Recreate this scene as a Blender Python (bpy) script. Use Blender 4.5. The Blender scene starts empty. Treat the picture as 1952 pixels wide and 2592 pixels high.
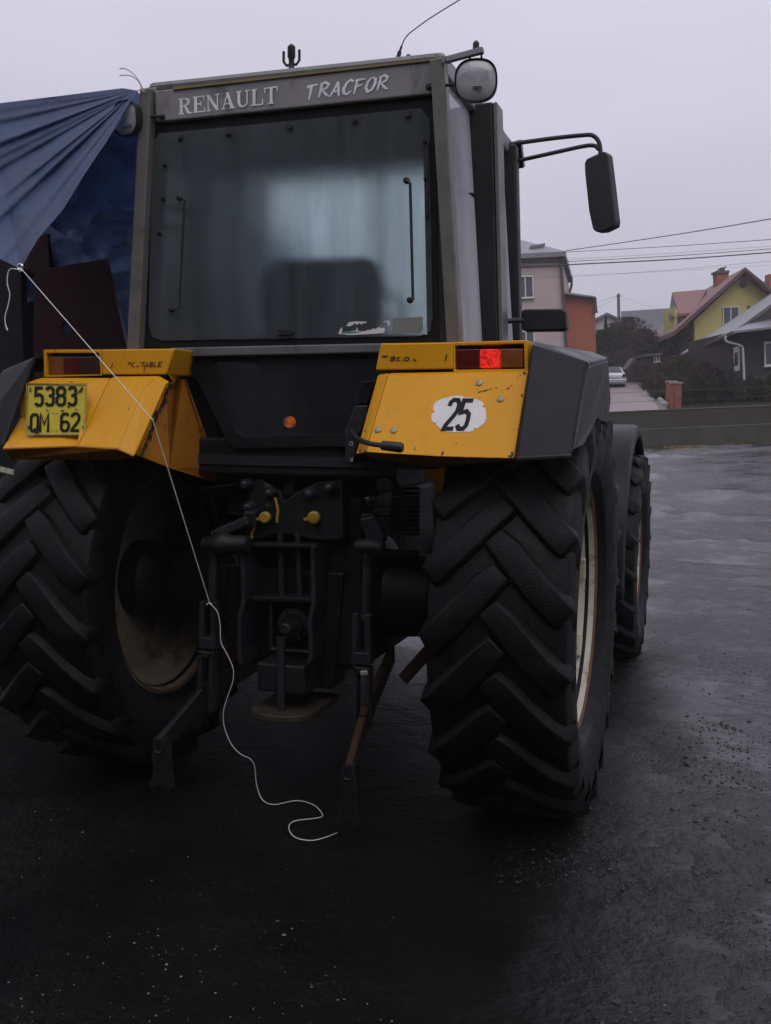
import bpy, bmesh, math, random
import numpy as np
from mathutils import Vector, Matrix
random.seed(7); rng = np.random.default_rng(11)
scn = bpy.context.scene
COL = scn.collection
R = math.radians

# ------------------------------------------------------------------ camera
# world frame: tractor forward = +Y, right = +X, origin on the ground under the rear axle; photo pixels are 1952 x 2592
FPX, PW, PH = 2620.0, 1952.0, 2592.0
CAM = np.array([1.6791, -4.2584, 1.6290])
YAW, PITCH, ROLL = R(18.14), R(-5.345), R(0.42)
cf = np.array([-math.sin(YAW)*math.cos(PITCH), math.cos(YAW)*math.cos(PITCH), math.sin(PITCH)])
_r = np.array([math.cos(YAW), math.sin(YAW), 0.0]); _u = np.cross(_r, cf)
cr = _r*math.cos(ROLL)+_u*math.sin(ROLL); cu = -_r*math.sin(ROLL)+_u*math.cos(ROLL)
cam = bpy.data.cameras.new('camera'); camo = bpy.data.objects.new('camera', cam); COL.objects.link(camo)
cam.sensor_fit = 'VERTICAL'; cam.sensor_height = 36.0; cam.lens = FPX/PH*36.0
cam.clip_start = 0.05; cam.clip_end = 5000
M = Matrix(((cr[0], cu[0], -cf[0], CAM[0]), (cr[1], cu[1], -cf[1], CAM[1]), (cr[2], cu[2], -cf[2], CAM[2]), (0, 0, 0, 1)))
camo.matrix_world = M
scn.camera = camo

# ------------------------------------------------------------------ sky, sun, exposure
SUN_EL, SUN_AZ = R(52), R(150)          # azimuth measured from +Y towards +X: behind and to the right of the camera
wd = bpy.data.worlds.new('World'); scn.world = wd; wd.use_nodes = True
nt = wd.node_tree; nt.nodes.clear()
out = nt.nodes.new('ShaderNodeOutputWorld'); bg = nt.nodes.new('ShaderNodeBackground')
bg.inputs['Strength'].default_value = 0.1
sky = nt.nodes.new('ShaderNodeTexSky'); sky.sky_type = 'NISHITA'; sky.sun_disc = False
sky.sun_elevation = SUN_EL; sky.sun_rotation = SUN_AZ; sky.dust_density = 6.0; sky.air_density = 1.0
tc = nt.nodes.new('ShaderNodeTexCoord'); sx = nt.nodes.new('ShaderNodeSeparateXYZ')
nt.links.new(tc.outputs['Generated'], sx.inputs[0])
mr = nt.nodes.new('ShaderNodeMapRange'); mr.inputs['From Min'].default_value = -0.02; mr.inputs['From Max'].default_value = 1.0
mr.inputs['To Min'].default_value = 0.80; mr.inputs['To Max'].default_value = 1.85
nt.links.new(sx.outputs['Z'], mr.inputs['Value'])
ns = nt.nodes.new('ShaderNodeTexNoise'); ns.inputs['Scale'].default_value = 2.2; ns.inputs['Detail'].default_value = 3; ns.inputs['Roughness'].default_value = 0.5
mp = nt.nodes.new('ShaderNodeMapping'); mp.inputs['Scale'].default_value = (1, 1, 2.5)
nt.links.new(tc.outputs['Generated'], mp.inputs[0]); nt.links.new(mp.outputs[0], ns.inputs['Vector'])
nr = nt.nodes.new('ShaderNodeMapRange'); nr.inputs['From Min'].default_value = 0.3; nr.inputs['From Max'].default_value = 0.7
nr.inputs['To Min'].default_value = 0.94; nr.inputs['To Max'].default_value = 1.06
nt.links.new(ns.outputs['Fac'], nr.inputs['Value'])
mu = nt.nodes.new('ShaderNodeMath'); mu.operation = 'MULTIPLY'
nt.links.new(mr.outputs[0], mu.inputs[0]); nt.links.new(nr.outputs[0], mu.inputs[1])
vm = nt.nodes.new('ShaderNodeVectorMath'); vm.operation = 'SCALE'; vm.inputs[0].default_value = (6.05, 5.92, 7.05)
nt.links.new(mu.outputs[0], vm.inputs['Scale'])
mx = nt.nodes.new('ShaderNodeMix'); mx.data_type = 'RGBA'; mx.inputs['Factor'].default_value = 0.95     # cloud deck over the clear sky
nt.links.new(sky.outputs[0], mx.inputs[6]); nt.links.new(vm.outputs[0], mx.inputs[7])
nt.links.new(mx.outputs[2], bg.inputs['Color']); nt.links.new(bg.outputs[0], out.inputs['Surface'])
sl = bpy.data.lights.new('sun', 'SUN'); sl.energy = 0.9; sl.angle = R(50); sl.color = (1.0, 0.98, 0.96)
so = bpy.data.objects.new('sun', sl); COL.objects.link(so); so.location = (6, -8, 12)
sd = Vector((math.sin(SUN_AZ)*math.cos(SUN_EL), math.cos(SUN_AZ)*math.cos(SUN_EL), math.sin(SUN_EL)))
so.rotation_euler = sd.to_track_quat('Z', 'Y').to_euler()
scn.view_settings.view_transform = 'Standard'; scn.view_settings.look = 'None'
scn.view_settings.exposure = 0.0; scn.view_settings.gamma = 1.0; scn.view_settings.use_curve_mapping = False

# ------------------------------------------------------------------ pixel -> place
def ray(x, y): return cf+cr*(x-PW/2)/FPX+cu*(PH/2-y)/FPX
def PY(x, y, Y): d = ray(x, y); return CAM+d*(Y-CAM[1])/d[1]
def PX(x, y, X): d = ray(x, y); return CAM+d*(X-CAM[0])/d[0]
def PZ(x, y, Z): d = ray(x, y); return CAM+d*(Z-CAM[2])/d[2]
def PD(x, y, d): return CAM+ray(x, y)*d
def PP(x, y, p0, n):
    d = ray(x, y); return CAM+d*(np.dot(np.asarray(p0)-CAM, n)/np.dot(d, n))
hf = np.array([-math.sin(YAW), math.cos(YAW), 0.0]); hr = np.array([math.cos(YAW), math.sin(YAW), 0.0])
def SD(s, d, z=0.0): return np.array([CAM[0], CAM[1], 0])+hr*s+hf*d+np.array([0, 0, z])

# ------------------------------------------------------------------ materials
MATS = {}
def pm(name, col, rough=0.5, metal=0.0, var=0.18, scale=6.0, bump=0.0, bscale=40.0, dirt=None, dscale=5.0, damt=0.5, spec=0.5, rvar=0.1, coat=0.0, emit=None, estr=0.0, stretch=None, chips=None, sharp=0.12):
    if name in MATS: return MATS[name]
    m = bpy.data.materials.new(name); m.use_nodes = True; t = m.node_tree; N = t.nodes.new; L = t.links.new
    b = t.nodes['Principled BSDF']
    tc = N('ShaderNodeTexCoord'); vec = tc.outputs['Object']
    if stretch:
        mp = N('ShaderNodeMapping'); mp.inputs['Scale'].default_value = stretch; L(vec, mp.inputs[0]); vec = mp.outputs[0]
    n = N('ShaderNodeTexNoise'); n.inputs['Scale'].default_value = scale; n.inputs['Detail'].default_value = 6; n.inputs['Roughness'].default_value = 0.62; L(vec, n.inputs['Vector'])
    mrr = N('ShaderNodeMapRange'); mrr.inputs['From Min'].default_value = 0.28; mrr.inputs['From Max'].default_value = 0.72
    mrr.inputs['To Min'].default_value = 1-var; mrr.inputs['To Max'].default_value = 1+var; L(n.outputs['Fac'], mrr.inputs['Value'])
    sc = N('ShaderNodeVectorMath'); sc.operation = 'SCALE'; sc.inputs[0].default_value = col[:3]; L(mrr.outputs[0], sc.inputs['Scale'])
    cur = sc.outputs[0]
    def layer(cur, c, sca, amt, sh, det=8):
        n2 = N('ShaderNodeTexNoise'); n2.inputs['Scale'].default_value = sca; n2.inputs['Detail'].default_value = det; n2.inputs['Roughness'].default_value = 0.68; L(vec, n2.inputs['Vector'])
        r2 = N('ShaderNodeMapRange'); th = 0.70-0.4*amt
        r2.inputs['From Min'].default_value = th; r2.inputs['From Max'].default_value = th+sh; L(n2.outputs['Fac'], r2.inputs['Value'])
        x = N('ShaderNodeMix'); x.data_type = 'RGBA'; L(r2.outputs[0], x.inputs['Factor']); L(cur, x.inputs[6]); x.inputs[7].default_value = (*c[:3], 1)
        return x.outputs[2], r2.outputs[0]
    if dirt: cur, _ = layer(cur, dirt, dscale, damt, sharp)
    if chips: cur, _ = layer(cur, chips[0], chips[1], chips[2], 0.02)
    L(cur, b.inputs['Base Color'])
    rr = N('ShaderNodeMapRange'); rr.inputs['From Min'].default_value = 0.3; rr.inputs['From Max'].default_value = 0.7
    rr.inputs['To Min'].default_value = max(0.02, rough-rvar); rr.inputs['To Max'].default_value = min(1, rough+rvar); L(n.outputs['Fac'], rr.inputs['Value']); L(rr.outputs[0], b.inputs['Roughness'])
    b.inputs['Metallic'].default_value = metal; b.inputs['Specular IOR Level'].default_value = spec; b.inputs['Coat Weight'].default_value = coat
    if bump:
        n3 = N('ShaderNodeTexNoise'); n3.inputs['Scale'].default_value = bscale; n3.inputs['Detail'].default_value = 5; L(vec, n3.inputs['Vector'])
        bp = N('ShaderNodeBump'); bp.inputs['Strength'].default_value = bump; bp.inputs['Distance'].default_value = 0.02; L(n3.outputs['Fac'], bp.inputs['Height']); L(bp.outputs[0], b.inputs['Normal'])
    if emit: b.inputs['Emission Color'].default_value = (*emit, 1); b.inputs['Emission Strength'].default_value = estr
    MATS[name] = m; return m

def glass_clear(name, tint, rough=0.04, dust=0.06, dcol=(.25, .26, .27), nsc=7, blur=0):
    m = bpy.data.materials.new(name); m.use_nodes = True; t = m.node_tree; N = t.nodes.new; L = t.links.new; t.nodes.clear()
    o = N('ShaderNodeOutputMaterial'); tr = N('ShaderNodeBsdfRefraction' if blur else 'ShaderNodeBsdfTransparent'); tr.inputs[0].default_value = (*tint, 1)
    if blur: tr.inputs['Roughness'].default_value = blur; tr.inputs['IOR'].default_value = 1.2
    g = N('ShaderNodeBsdfGlossy'); g.inputs['Roughness'].default_value = rough; g.inputs[0].default_value = (1, 1, 1, 1)
    fr = N('ShaderNodeFresnel'); fr.inputs[0].default_value = 1.45
    a = N('ShaderNodeMixShader'); L(fr.outputs[0], a.inputs[0]); L(tr.outputs[0], a.inputs[1]); L(g.outputs[0], a.inputs[2])
    d = N('ShaderNodeBsdfDiffuse'); d.inputs[0].default_value = (*dcol, 1)
    tc = N('ShaderNodeTexCoord'); n = N('ShaderNodeTexNoise'); n.inputs['Scale'].default_value = nsc; n.inputs['Detail'].default_value = 4
    mp = N('ShaderNodeMapping'); mp.inputs['Scale'].default_value = (1, 1, .35); L(tc.outputs['Object'], mp.inputs[0]); L(mp.outputs[0], n.inputs['Vector'])
    mr = N('ShaderNodeMapRange'); mr.inputs['From Min'].default_value = .3; mr.inputs['From Max'].default_value = .75; mr.inputs['To Min'].default_value = dust*.4; mr.inputs['To Max'].default_value = dust*1.7; L(n.outputs['Fac'], mr.inputs['Value'])
    c = N('ShaderNodeMixShader'); L(mr.outputs[0], c.inputs[0]); L(a.outputs[0], c.inputs[1]); L(d.outputs[0], c.inputs[2]); L(c.outputs[0], o.inputs[0])
    return m

def glass_frosted(name):
    m = bpy.data.materials.new(name); m.use_nodes = True; t = m.node_tree; N = t.nodes.new; L = t.links.new; t.nodes.clear()
    o = N('ShaderNodeOutputMaterial')
    rf = N('ShaderNodeBsdfRefraction'); rf.inputs['Roughness'].default_value = .31; rf.inputs['IOR'].default_value = 1.25; rf.inputs[0].default_value = (.86, .95, .96, 1)
    tr = N('ShaderNodeBsdfTransparent'); tr.inputs[0].default_value = (.86, .95, .96, 1)
    gl = N('ShaderNodeBsdfGlossy'); gl.inputs['Roughness'].default_value = .10
    df = N('ShaderNodeBsdfDiffuse'); df.inputs[0].default_value = (.165, .185, .20, 1)
    tc = N('ShaderNodeTexCoord'); n = N('ShaderNodeTexNoise'); n.inputs['Scale'].default_value = 9; n.inputs['Detail'].default_value = 9; n.inputs['Roughness'].default_value = .7
    mp = N('ShaderNodeMapping'); mp.inputs['Scale'].default_value = (1.6, 1, .22); L(tc.outputs['Object'], mp.inputs[0]); L(mp.outputs[0], n.inputs['Vector'])
    n2 = N('ShaderNodeTexNoise'); n2.inputs['Scale'].default_value = 260; n2.inputs['Detail'].default_value = 2; L(tc.outputs['Object'], n2.inputs['Vector'])
    ad = N('ShaderNodeMath'); ad.operation = 'MULTIPLY_ADD'; ad.inputs[1].default_value = .45; L(n2.outputs['Fac'], ad.inputs[0]); L(n.outputs['Fac'], ad.inputs[2])
    mr = N('ShaderNodeMapRange'); mr.inputs['From Min'].default_value = .45; mr.inputs['From Max'].default_value = 1.05; mr.inputs['To Min'].default_value = .08; mr.inputs['To Max'].default_value = .36; L(ad.outputs[0], mr.inputs['Value'])
    a = N('ShaderNodeMixShader'); a.inputs[0].default_value = .88; L(tr.outputs[0], a.inputs[1]); L(rf.outputs[0], a.inputs[2])
    b = N('ShaderNodeMixShader'); L(mr.outputs[0], b.inputs[0]); L(a.outputs[0], b.inputs[1]); L(df.outputs[0], b.inputs[2])
    fr = N('ShaderNodeFresnel'); fr.inputs[0].default_value = 1.45
    c = N('ShaderNodeMixShader'); L(fr.outputs[0], c.inputs[0]); L(b.outputs[0], c.inputs[1]); L(gl.outputs[0], c.inputs[2]); L(c.outputs[0], o.inputs[0])
    return m

BLK = (.012, .012, .013)
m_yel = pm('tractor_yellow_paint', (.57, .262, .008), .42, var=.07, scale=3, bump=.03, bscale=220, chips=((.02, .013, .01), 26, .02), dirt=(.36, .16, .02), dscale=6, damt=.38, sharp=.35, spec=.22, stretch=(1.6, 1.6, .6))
m_yel2 = pm('shaded_dirty_yellow_paint', (.30, .115, .006), .6, var=.2, scale=9, dirt=(.03, .016, .008), dscale=16, damt=.28, bump=.1, bscale=60, spec=.3)  # base colour darkened for the shade on inner walls and undersides, plus real dirt
m_cab = pm('cab_grey_paint', (.108, .102, .090), .42, var=.16, scale=9, dirt=(.06, .05, .042), dscale=7, damt=.35, chips=((.05, .03, .02), 40, .05), bump=.04, bscale=120)
m_head = pm('header_grey_paint', (.185, .178, .180), .45, var=.14, scale=7, dirt=(.07, .062, .055), dscale=5, damt=.35, stretch=(1, 1, .5))
m_dark = pm('black_plastic', (.014, .014, .016), .5, spec=.35, var=.2, scale=8, bump=.05, bscale=150)
m_ext = pm('grey_plastic_mudguard', (.0095, .0095, .011), .36, spec=.13, var=.16, scale=5, dirt=(.018, .0175, .018), dscale=6, damt=.25, bump=.05, bscale=200)
m_rub = pm('tyre_rubber', (.0038, .0038, .0042), .5, var=.25, scale=12, dirt=(.0085, .0075, .0068), dscale=5, damt=.42, bump=.22, bscale=130, rvar=.16, spec=.16)
m_rim = pm('cream_rim_paint', (.40, .37, .29), .45, var=.12, scale=5, dirt=(.13, .07, .03), dscale=8, damt=.42, chips=((.10, .045, .015), 30, .12))
m_rimd = pm('muddy_rim_paint', (.16, .14, .105), .6, var=.2, scale=6, dirt=(.09, .05, .02), dscale=6, damt=.5, bump=.15, bscale=50)
m_rust = pm('rusty_steel', (.10, .042, .016), .8, var=.4, scale=14, bump=.3, bscale=90)
m_rust2 = pm('dark_rusty_steel', (.030, .014, .008), .8, var=.4, scale=14, bump=.3, bscale=90, spec=.2)
m_steel = pm('greasy_dark_steel', (.006, .006, .0066), .5, metal=.0, spec=.3, var=.35, scale=12, dirt=(.011, .008, .006), dscale=9, damt=.4, bump=.15, bscale=70)
m_rod = pm('grey_painted_steel', (.0135, .0135, .0165), .45, metal=.0, spec=.35, var=.25, scale=14, dirt=(.012, .009, .007), dscale=12, damt=.4)
m_chrome = pm('bright_steel', (.55, .55, .56), .22, metal=1.0, var=.1)
m_cap = pm('yellow_plastic_cap', (.27, .165, .012), .4, var=.15)
m_white = pm('white_vinyl', (.56, .54, .53), .5, var=.1, scale=12)
m_let = pm('silver_lettering', (.60, .60, .62), .5, var=.22, scale=25)
m_blkprint = pm('black_print', (.007, .007, .008), .6, var=.1, spec=.2)
m_plate = pm('yellow_plate', (.50, .40, .012), .4, var=.12, scale=12, chips=((.10, .08, .03), 22, .12))
m_redoff = pm('dark_red_lens', (.075, .008, .008), .18, var=.2, scale=20, coat=.5)
m_redon = pm('lit_red_lens', (.5, .02, .015), .3, var=.3, scale=60)
m_amb = pm('amber_lens', (.17, .055, .012), .2, var=.2, scale=20, coat=.5)
m_dlens = pm('smoked_lens', (.035, .014, .012), .2, var=.2, coat=.5)
m_lamp = pm('lamp_glass', (.30, .30, .31), .16, var=.15, scale=30, coat=.6, bump=.06, bscale=90)
m_refl = pm('lamp_reflector', (.6, .6, .6), .15, metal=1.0)
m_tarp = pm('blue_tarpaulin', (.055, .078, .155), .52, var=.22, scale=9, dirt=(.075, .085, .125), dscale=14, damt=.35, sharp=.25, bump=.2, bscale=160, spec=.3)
m_tarp2 = pm('blue_tarpaulin_lit', (.16, .24, .44), .46, var=.22, scale=6, bump=.2, bscale=40, spec=.4)  # base colour raised in place of daylight on the side sheets
m_mar = pm('maroon_paint', (.048, .0085, .010), .5, spec=.2, var=.2, scale=4, dirt=(.013, .006, .007), dscale=5, damt=.4)
m_cord = pm('white_cord', (.62, .60, .59), .7, var=.12, scale=60, bump=.3, bscale=400)
m_fog = glass_frosted('fogged_window_glass')
m_gl = glass_clear('side_window_glass', (.86, .90, .91), .05, .48, (.66, .67, .72), 1.6)
m_ws = glass_clear('windscreen_glass', (.94, .97, .97), .05, .05)
m_gl2 = glass_clear('lower_window_glass', (.55, .58, .58), .09, .15, (.09, .098, .10), 3, .16)
# woven plastic sheet lets part of the daylight through
def sheer(m, col, k):
    t = m.node_tree; N = t.nodes.new; L = t.links.new; o = t.nodes['Material Output']; b = t.nodes['Principled BSDF']
    tr = N('ShaderNodeBsdfTranslucent'); tr.inputs[0].default_value = (*col, 1); x = N('ShaderNodeMixShader'); x.inputs[0].default_value = k; L(b.outputs[0], x.inputs[1]); L(tr.outputs[0], x.inputs[2]); L(x.outputs[0], o.inputs['Surface'])
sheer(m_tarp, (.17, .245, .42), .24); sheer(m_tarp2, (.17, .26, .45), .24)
# the lit red lamp: mottled prism lens
def lit(m, col, s, scale):
    t = m.node_tree; b = t.nodes['Principled BSDF']; N = t.nodes.new; L = t.links.new
    tc = N('ShaderNodeTexCoord'); v = N('ShaderNodeTexVoronoi'); v.inputs['Scale'].default_value = scale; L(tc.outputs['Object'], v.inputs['Vector'])
    r = N('ShaderNodeMapRange'); r.inputs['From Min'].default_value = .15; r.inputs['From Max'].default_value = .75; r.inputs['To Min'].default_value = s*1.6; r.inputs['To Max'].default_value = s*.3; L(v.outputs['Distance'], r.inputs['Value'])
    L(r.outputs[0], b.inputs['Emission Strength']); b.inputs['Emission Color'].default_value = (*col, 1)
lit(m_redon, (1.0, .03, .015), .5, 130)

# ------------------------------------------------------------------ mesh helpers
def V(p): return (float(p[0]), float(p[1]), float(p[2]))
def unit(v): v = np.asarray(v, float); return v/np.linalg.norm(v)
class MB:
    def __init__(s): s.v = []; s.f = []
    def add(s, vs, fs):
        o = len(s.v); s.v += [V(p) for p in vs]; s.f += [tuple(i+o for i in f) for f in fs]; return s
    def box(s, c, d, rot=None):
        c = np.asarray(c, float); d = np.asarray(d, float)/2
        pts = [np.array([x, y, z])*d for x in (-1, 1) for y in (-1, 1) for z in (-1, 1)]
        if rot is not None: pts = [np.array(rot @ Vector(p)) for p in pts]
        return s.add([c+p for p in pts], [(0, 1, 3, 2), (4, 6, 7, 5), (0, 4, 5, 1), (2, 3, 7, 6), (0, 2, 6, 4), (1, 5, 7, 3)])
    def bb(s, a, b): a = np.asarray(a, float); b = np.asarray(b, float); return s.box((a+b)/2, np.abs(b-a))
    def bar(s, a, b, w, h, up=(0, 0, 1), w2=None, h2=None):
        a = np.asarray(a, float); b = np.asarray(b, float); t = unit(b-a); x = np.cross(t, up)
        x = unit(x) if np.linalg.norm(x) > 1e-4 else np.array([1., 0, 0]); y = np.cross(x, t)
        w2 = w2 or w; h2 = h2 or h; pts = []
        for p, ww, hh in ((a, w, h), (b, w2, h2)):
            for i, j in ((-1, -1), (1, -1), (1, 1), (-1, 1)): pts.append(p+x*i*ww/2+y*j*hh/2)
        return s.add(pts, [(0, 1, 2, 3), (7, 6, 5, 4), (0, 4, 5, 1), (1, 5, 6, 2), (2, 6, 7, 3), (3, 7, 4, 0)])
    def prism(s, poly, vec):
        n = len(poly); vec = np.asarray(vec, float); a = [np.asarray(p, float) for p in poly]
        return s.add(a+[p+vec for p in a], [tuple(range(n)), tuple(range(2*n-1, n-1, -1))]+[(i, i+n, (i+1) % n+n, (i+1) % n) for i in range(n)])
    def ring(s, outer, inner, vec):
        n = len(outer); vec = np.asarray(vec, float); o = [np.asarray(p, float) for p in outer]; i_ = [np.asarray(p, float) for p in inner]
        vs = o+i_+[p+vec for p in o]+[p+vec for p in i_]; fs = []
        for k in range(n):
            l = (k+1) % n
            fs += [(k, l, n+l, n+k), (2*n+k, 3*n+k, 3*n+l, 2*n+l), (k, 2*n+k, 2*n+l, l), (n+k, n+l, 3*n+l, 3*n+k)]
        return s.add(vs, fs)
    def tube(s, pts, r, n=8, cap=True):
        pts = [np.asarray(p, float) for p in pts]; rs = r if hasattr(r, '__len__') else [r]*len(pts); vs = []
        t0 = unit(pts[1]-pts[0]); x = np.cross(t0, (0, 0, 1.)); x = unit(x) if np.linalg.norm(x) > 1e-3 else np.array([1., 0, 0])
        for k, p in enumerate(pts):
            t = unit(pts[min(k+1, len(pts)-1)]-pts[max(k-1, 0)]); x = unit(x-t*np.dot(x, t)); y = np.cross(t, x)
            for a in range(n): th = 2*math.pi*a/n; vs.append(p+(x*math.cos(th)+y*math.sin(th))*rs[k])
        fs = [(k*n+a, k*n+(a+1) % n, (k+1)*n+(a+1) % n, (k+1)*n+a) for k in range(len(pts)-1) for a in range(n)]
        if cap: fs += [tuple(range(n-1, -1, -1)), tuple(range((len(pts)-1)*n, len(pts)*n))]
        return s.add(vs, fs)
    def lathe(s, prof, o, ax, n=24, closed=False, cap=True):
        o = np.asarray(o, float); ax = unit(ax); x = np.cross(ax, (0, 0, 1.)); x = unit(x) if np.linalg.norm(x) > 1e-3 else np.array([1., 0, 0]); y = np.cross(ax, x); vs = []
        for a, r in prof:
            for k in range(n): th = 2*math.pi*k/n; vs.append(o+ax*a+(x*math.cos(th)+y*math.sin(th))*r)
        m = len(prof); rng_ = range(m if closed else m-1)
        fs = [(i*n+k, i*n+(k+1) % n, ((i+1) % m)*n+(k+1) % n, ((i+1) % m)*n+k) for i in rng_ for k in range(n)]
        if not closed and cap:
            if prof[0][1] > 1e-4: fs.append(tuple(range(n-1, -1, -1)))
            if prof[-1][1] > 1e-4: fs.append(tuple(range((m-1)*n, m*n)))
        return s.add(vs, fs)
    def build(s, name, mat, parent=None, bevel=0.0, smooth=False, loc=None, seg=2, solid=0.0, world=True):
        me = bpy.data.meshes.new(name); me.from_pydata(s.v, [], s.f); me.update()
        b = bmesh.new(); b.from_mesh(me); bmesh.ops.remove_doubles(b, verts=b.verts, dist=1e-6); bmesh.ops.recalc_face_normals(b, faces=b.faces); b.to_mesh(me); b.free()
        o = bpy.data.objects.new(name, me); COL.objects.link(o); me.materials.append(mat)
        if loc is not None: o.location = V(loc)
        if parent is not None:
            o.parent = parent
            if world and parent.type == 'EMPTY' and parent.location.length > 0: o.matrix_parent_inverse = (Matrix.Translation(parent.location) @ parent.rotation_euler.to_matrix().to_4x4()).inverted()
        if solid: k = o.modifiers.new('solid', 'SOLIDIFY'); k.thickness = solid; k.offset = 0
        if bevel: k = o.modifiers.new('bevel', 'BEVEL'); k.width = bevel; k.segments = seg; k.limit_method = 'ANGLE'; k.angle_limit = R(32)
        if smooth: me.polygons.foreach_set('use_smooth', [True]*len(me.polygons))
        if smooth and not bevel:
            try: me.set_sharp_from_angle(angle=R(40))
            except Exception: pass
        return o
def empty(name, loc, label, cat, group=None, rz=0):
    o = bpy.data.objects.new(name, None); COL.objects.link(o); o.location = V(loc); o.empty_display_size = .1; o.rotation_euler = (0, 0, rz); return tag(o, label, cat, group)
def tag(o, label=None, cat=None, group=None, kind=None):
    if label: o['label'] = label
    if cat: o['category'] = cat
    if group: o['group'] = group
    if kind: o['kind'] = kind
    return o
def spline(pts, n=8):
    pts = [np.asarray(p, float) for p in pts]; res = []
    P = [2*pts[0]-pts[1]]+pts+[2*pts[-1]-pts[-2]]
    for i in range(1, len(P)-2):
        for k in range(n):
            t = k/n; a, b, c, d = P[i-1:i+3]
            res.append(.5*((2*b)+(c-a)*t+(2*a-5*b+4*c-d)*t*t+(3*b-3*c+d-a)*t**3))
    res.append(pts[-1]); return res
# value noise for geometry
_tab = rng.random((256, 256))
def vnoise(x, y):
    xi = np.floor(x).astype(int); yi = np.floor(y).astype(int); u = x-xi; v = y-yi; u = u*u*(3-2*u); v = v*v*(3-2*v)
    g = lambda a, b: _tab[a % 256, b % 256]
    return (g(xi, yi)*(1-u)+g(xi+1, yi)*u)*(1-v)+(g(xi, yi+1)*(1-u)+g(xi+1, yi+1)*u)*v
def fbm(x, y, o=4):
    s = 0; a = .5; x = np.asarray(x, float); y = np.asarray(y, float)
    for _ in range(o): s = s+a*(vnoise(x, y)-.5); x = x*2.03+13.7; y = y*2.03+7.1; a *= .5
    return s

# flat lettering: strokes in a unit box -> ribbons laid on a surface by `mp`(u, v, lift)
def ribbon(mb, pts, w, mp, lift, closed=False):
    pts = [np.asarray(p, float) for p in pts]; n = len(pts); ws = w if hasattr(w, '__len__') else [w]*n; Lf, Rt = [], []
    for i in range(n):
        a = pts[i-1] if (i > 0 or closed) else None; b = pts[(i+1) % n] if (i < n-1 or closed) else None
        t = np.zeros(2)
        if a is not None: t = t+unit(pts[i]-a)
        if b is not None: t = t+unit(b-pts[i])
        t = unit(t); nn = np.array([-t[1], t[0]]); k = 1.0
        if a is not None and b is not None:
            k = min(1/max(.4, abs(np.dot(nn, np.array([-(unit(b-pts[i]))[1], unit(b-pts[i])[0]])))), 1.6)
        Lf.append(pts[i]+nn*ws[i]/2*k); Rt.append(pts[i]-nn*ws[i]/2*k)
    vs = [mp(p[0], p[1], lift) for p in Lf]+[mp(p[0], p[1], lift) for p in Rt]
    fs = [(i, (i+1) % n, n+(i+1) % n, n+i) for i in range(n if closed else n-1)]
    mb.add(vs, fs)
def quadmap(tl, tr, br, bl, plane, nrm, l0=0.0015):
    tl, tr, br, bl = [np.asarray(p, float) for p in (tl, tr, br, bl)]; nrm = unit(nrm)
    def mp(u, v, lift):
        p = (tl*(1-u)+tr*u)*v+(bl*(1-u)+br*u)*(1-v)
        return PP(p[0], p[1], plane, nrm)+nrm*(l0+lift)
    return mp
SER = {
 'R': (.95, [([(.2, 0), (.2, 1)], .2), ([(0, .04), (.42, .04)], .08), ([(0, .96), (.3, .96)], .08), ([(.2, .95), (.55, .95), (.74, .86), (.76, .74), (.72, .62), (.55, .53), (.2, .53)], [.08, .1, .17, .2, .17, .1, .08]), ([(.46, .52), (.72, .1), (.86, .03), (1., .06)], [.16, .19, .12, .06])]),
 'E': (.85, [([(.2, 0), (.2, 1)], .2), ([(0, .96), (.85, .96)], .08), ([(0, .04), (.9, .04)], .08), ([(.2, .52), (.6, .52)], .08), ([(.83, 1), (.83, .75)], .07), ([(.88, 0), (.88, .28)], .07), ([(.6, .66), (.6, .38)], .07)]),
 'N': (1.0, [([(.16, 0), (.16, 1)], .08), ([(.14, .97), (.86, .02)], .2), ([(.86, 0), (.86, 1)], .08), ([(0, .04), (.34, .04)], .08), ([(0, .96), (.3, .96)], .08), ([(.7, .96), (1.02, .96)], .08)]),
 'A': (1.0, [([(.14, .02), (.5, 1)], .08), ([(.46, 1), (.84, .02)], .21), ([(.24, .32), (.72, .32)], .08), ([(0, .04), (.3, .04)], .08), ([(.64, .04), (1.02, .04)], .08)]),
 'U': (1.0, [([(.2, 1), (.2, .3), (.28, .12), (.45, .04), (.62, .06), (.78, .18), (.82, .36), (.82, 1)], [.2, .2, .18, .11, .09, .09, .08, .08]), ([(0, .96), (.42, .96)], .08), ([(.66, .96), (1., .96)], .08)]),
 'L': (.85, [([(.2, 0), (.2, 1)], .2), ([(0, .96), (.42, .96)], .08), ([(0, .04), (.86, .04)], .08), ([(.84, 0), (.84, .34)], .08)]),
 'T': (.95, [([(.5, 0), (.5, 1)], .2), ([(.02, .96), (.98, .96)], .08), ([(.04, 1), (.04, .68)], .07), ([(.96, 1), (.96, .68)], .07), ([(.28, .04), (.72, .04)], .08)])}
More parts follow.
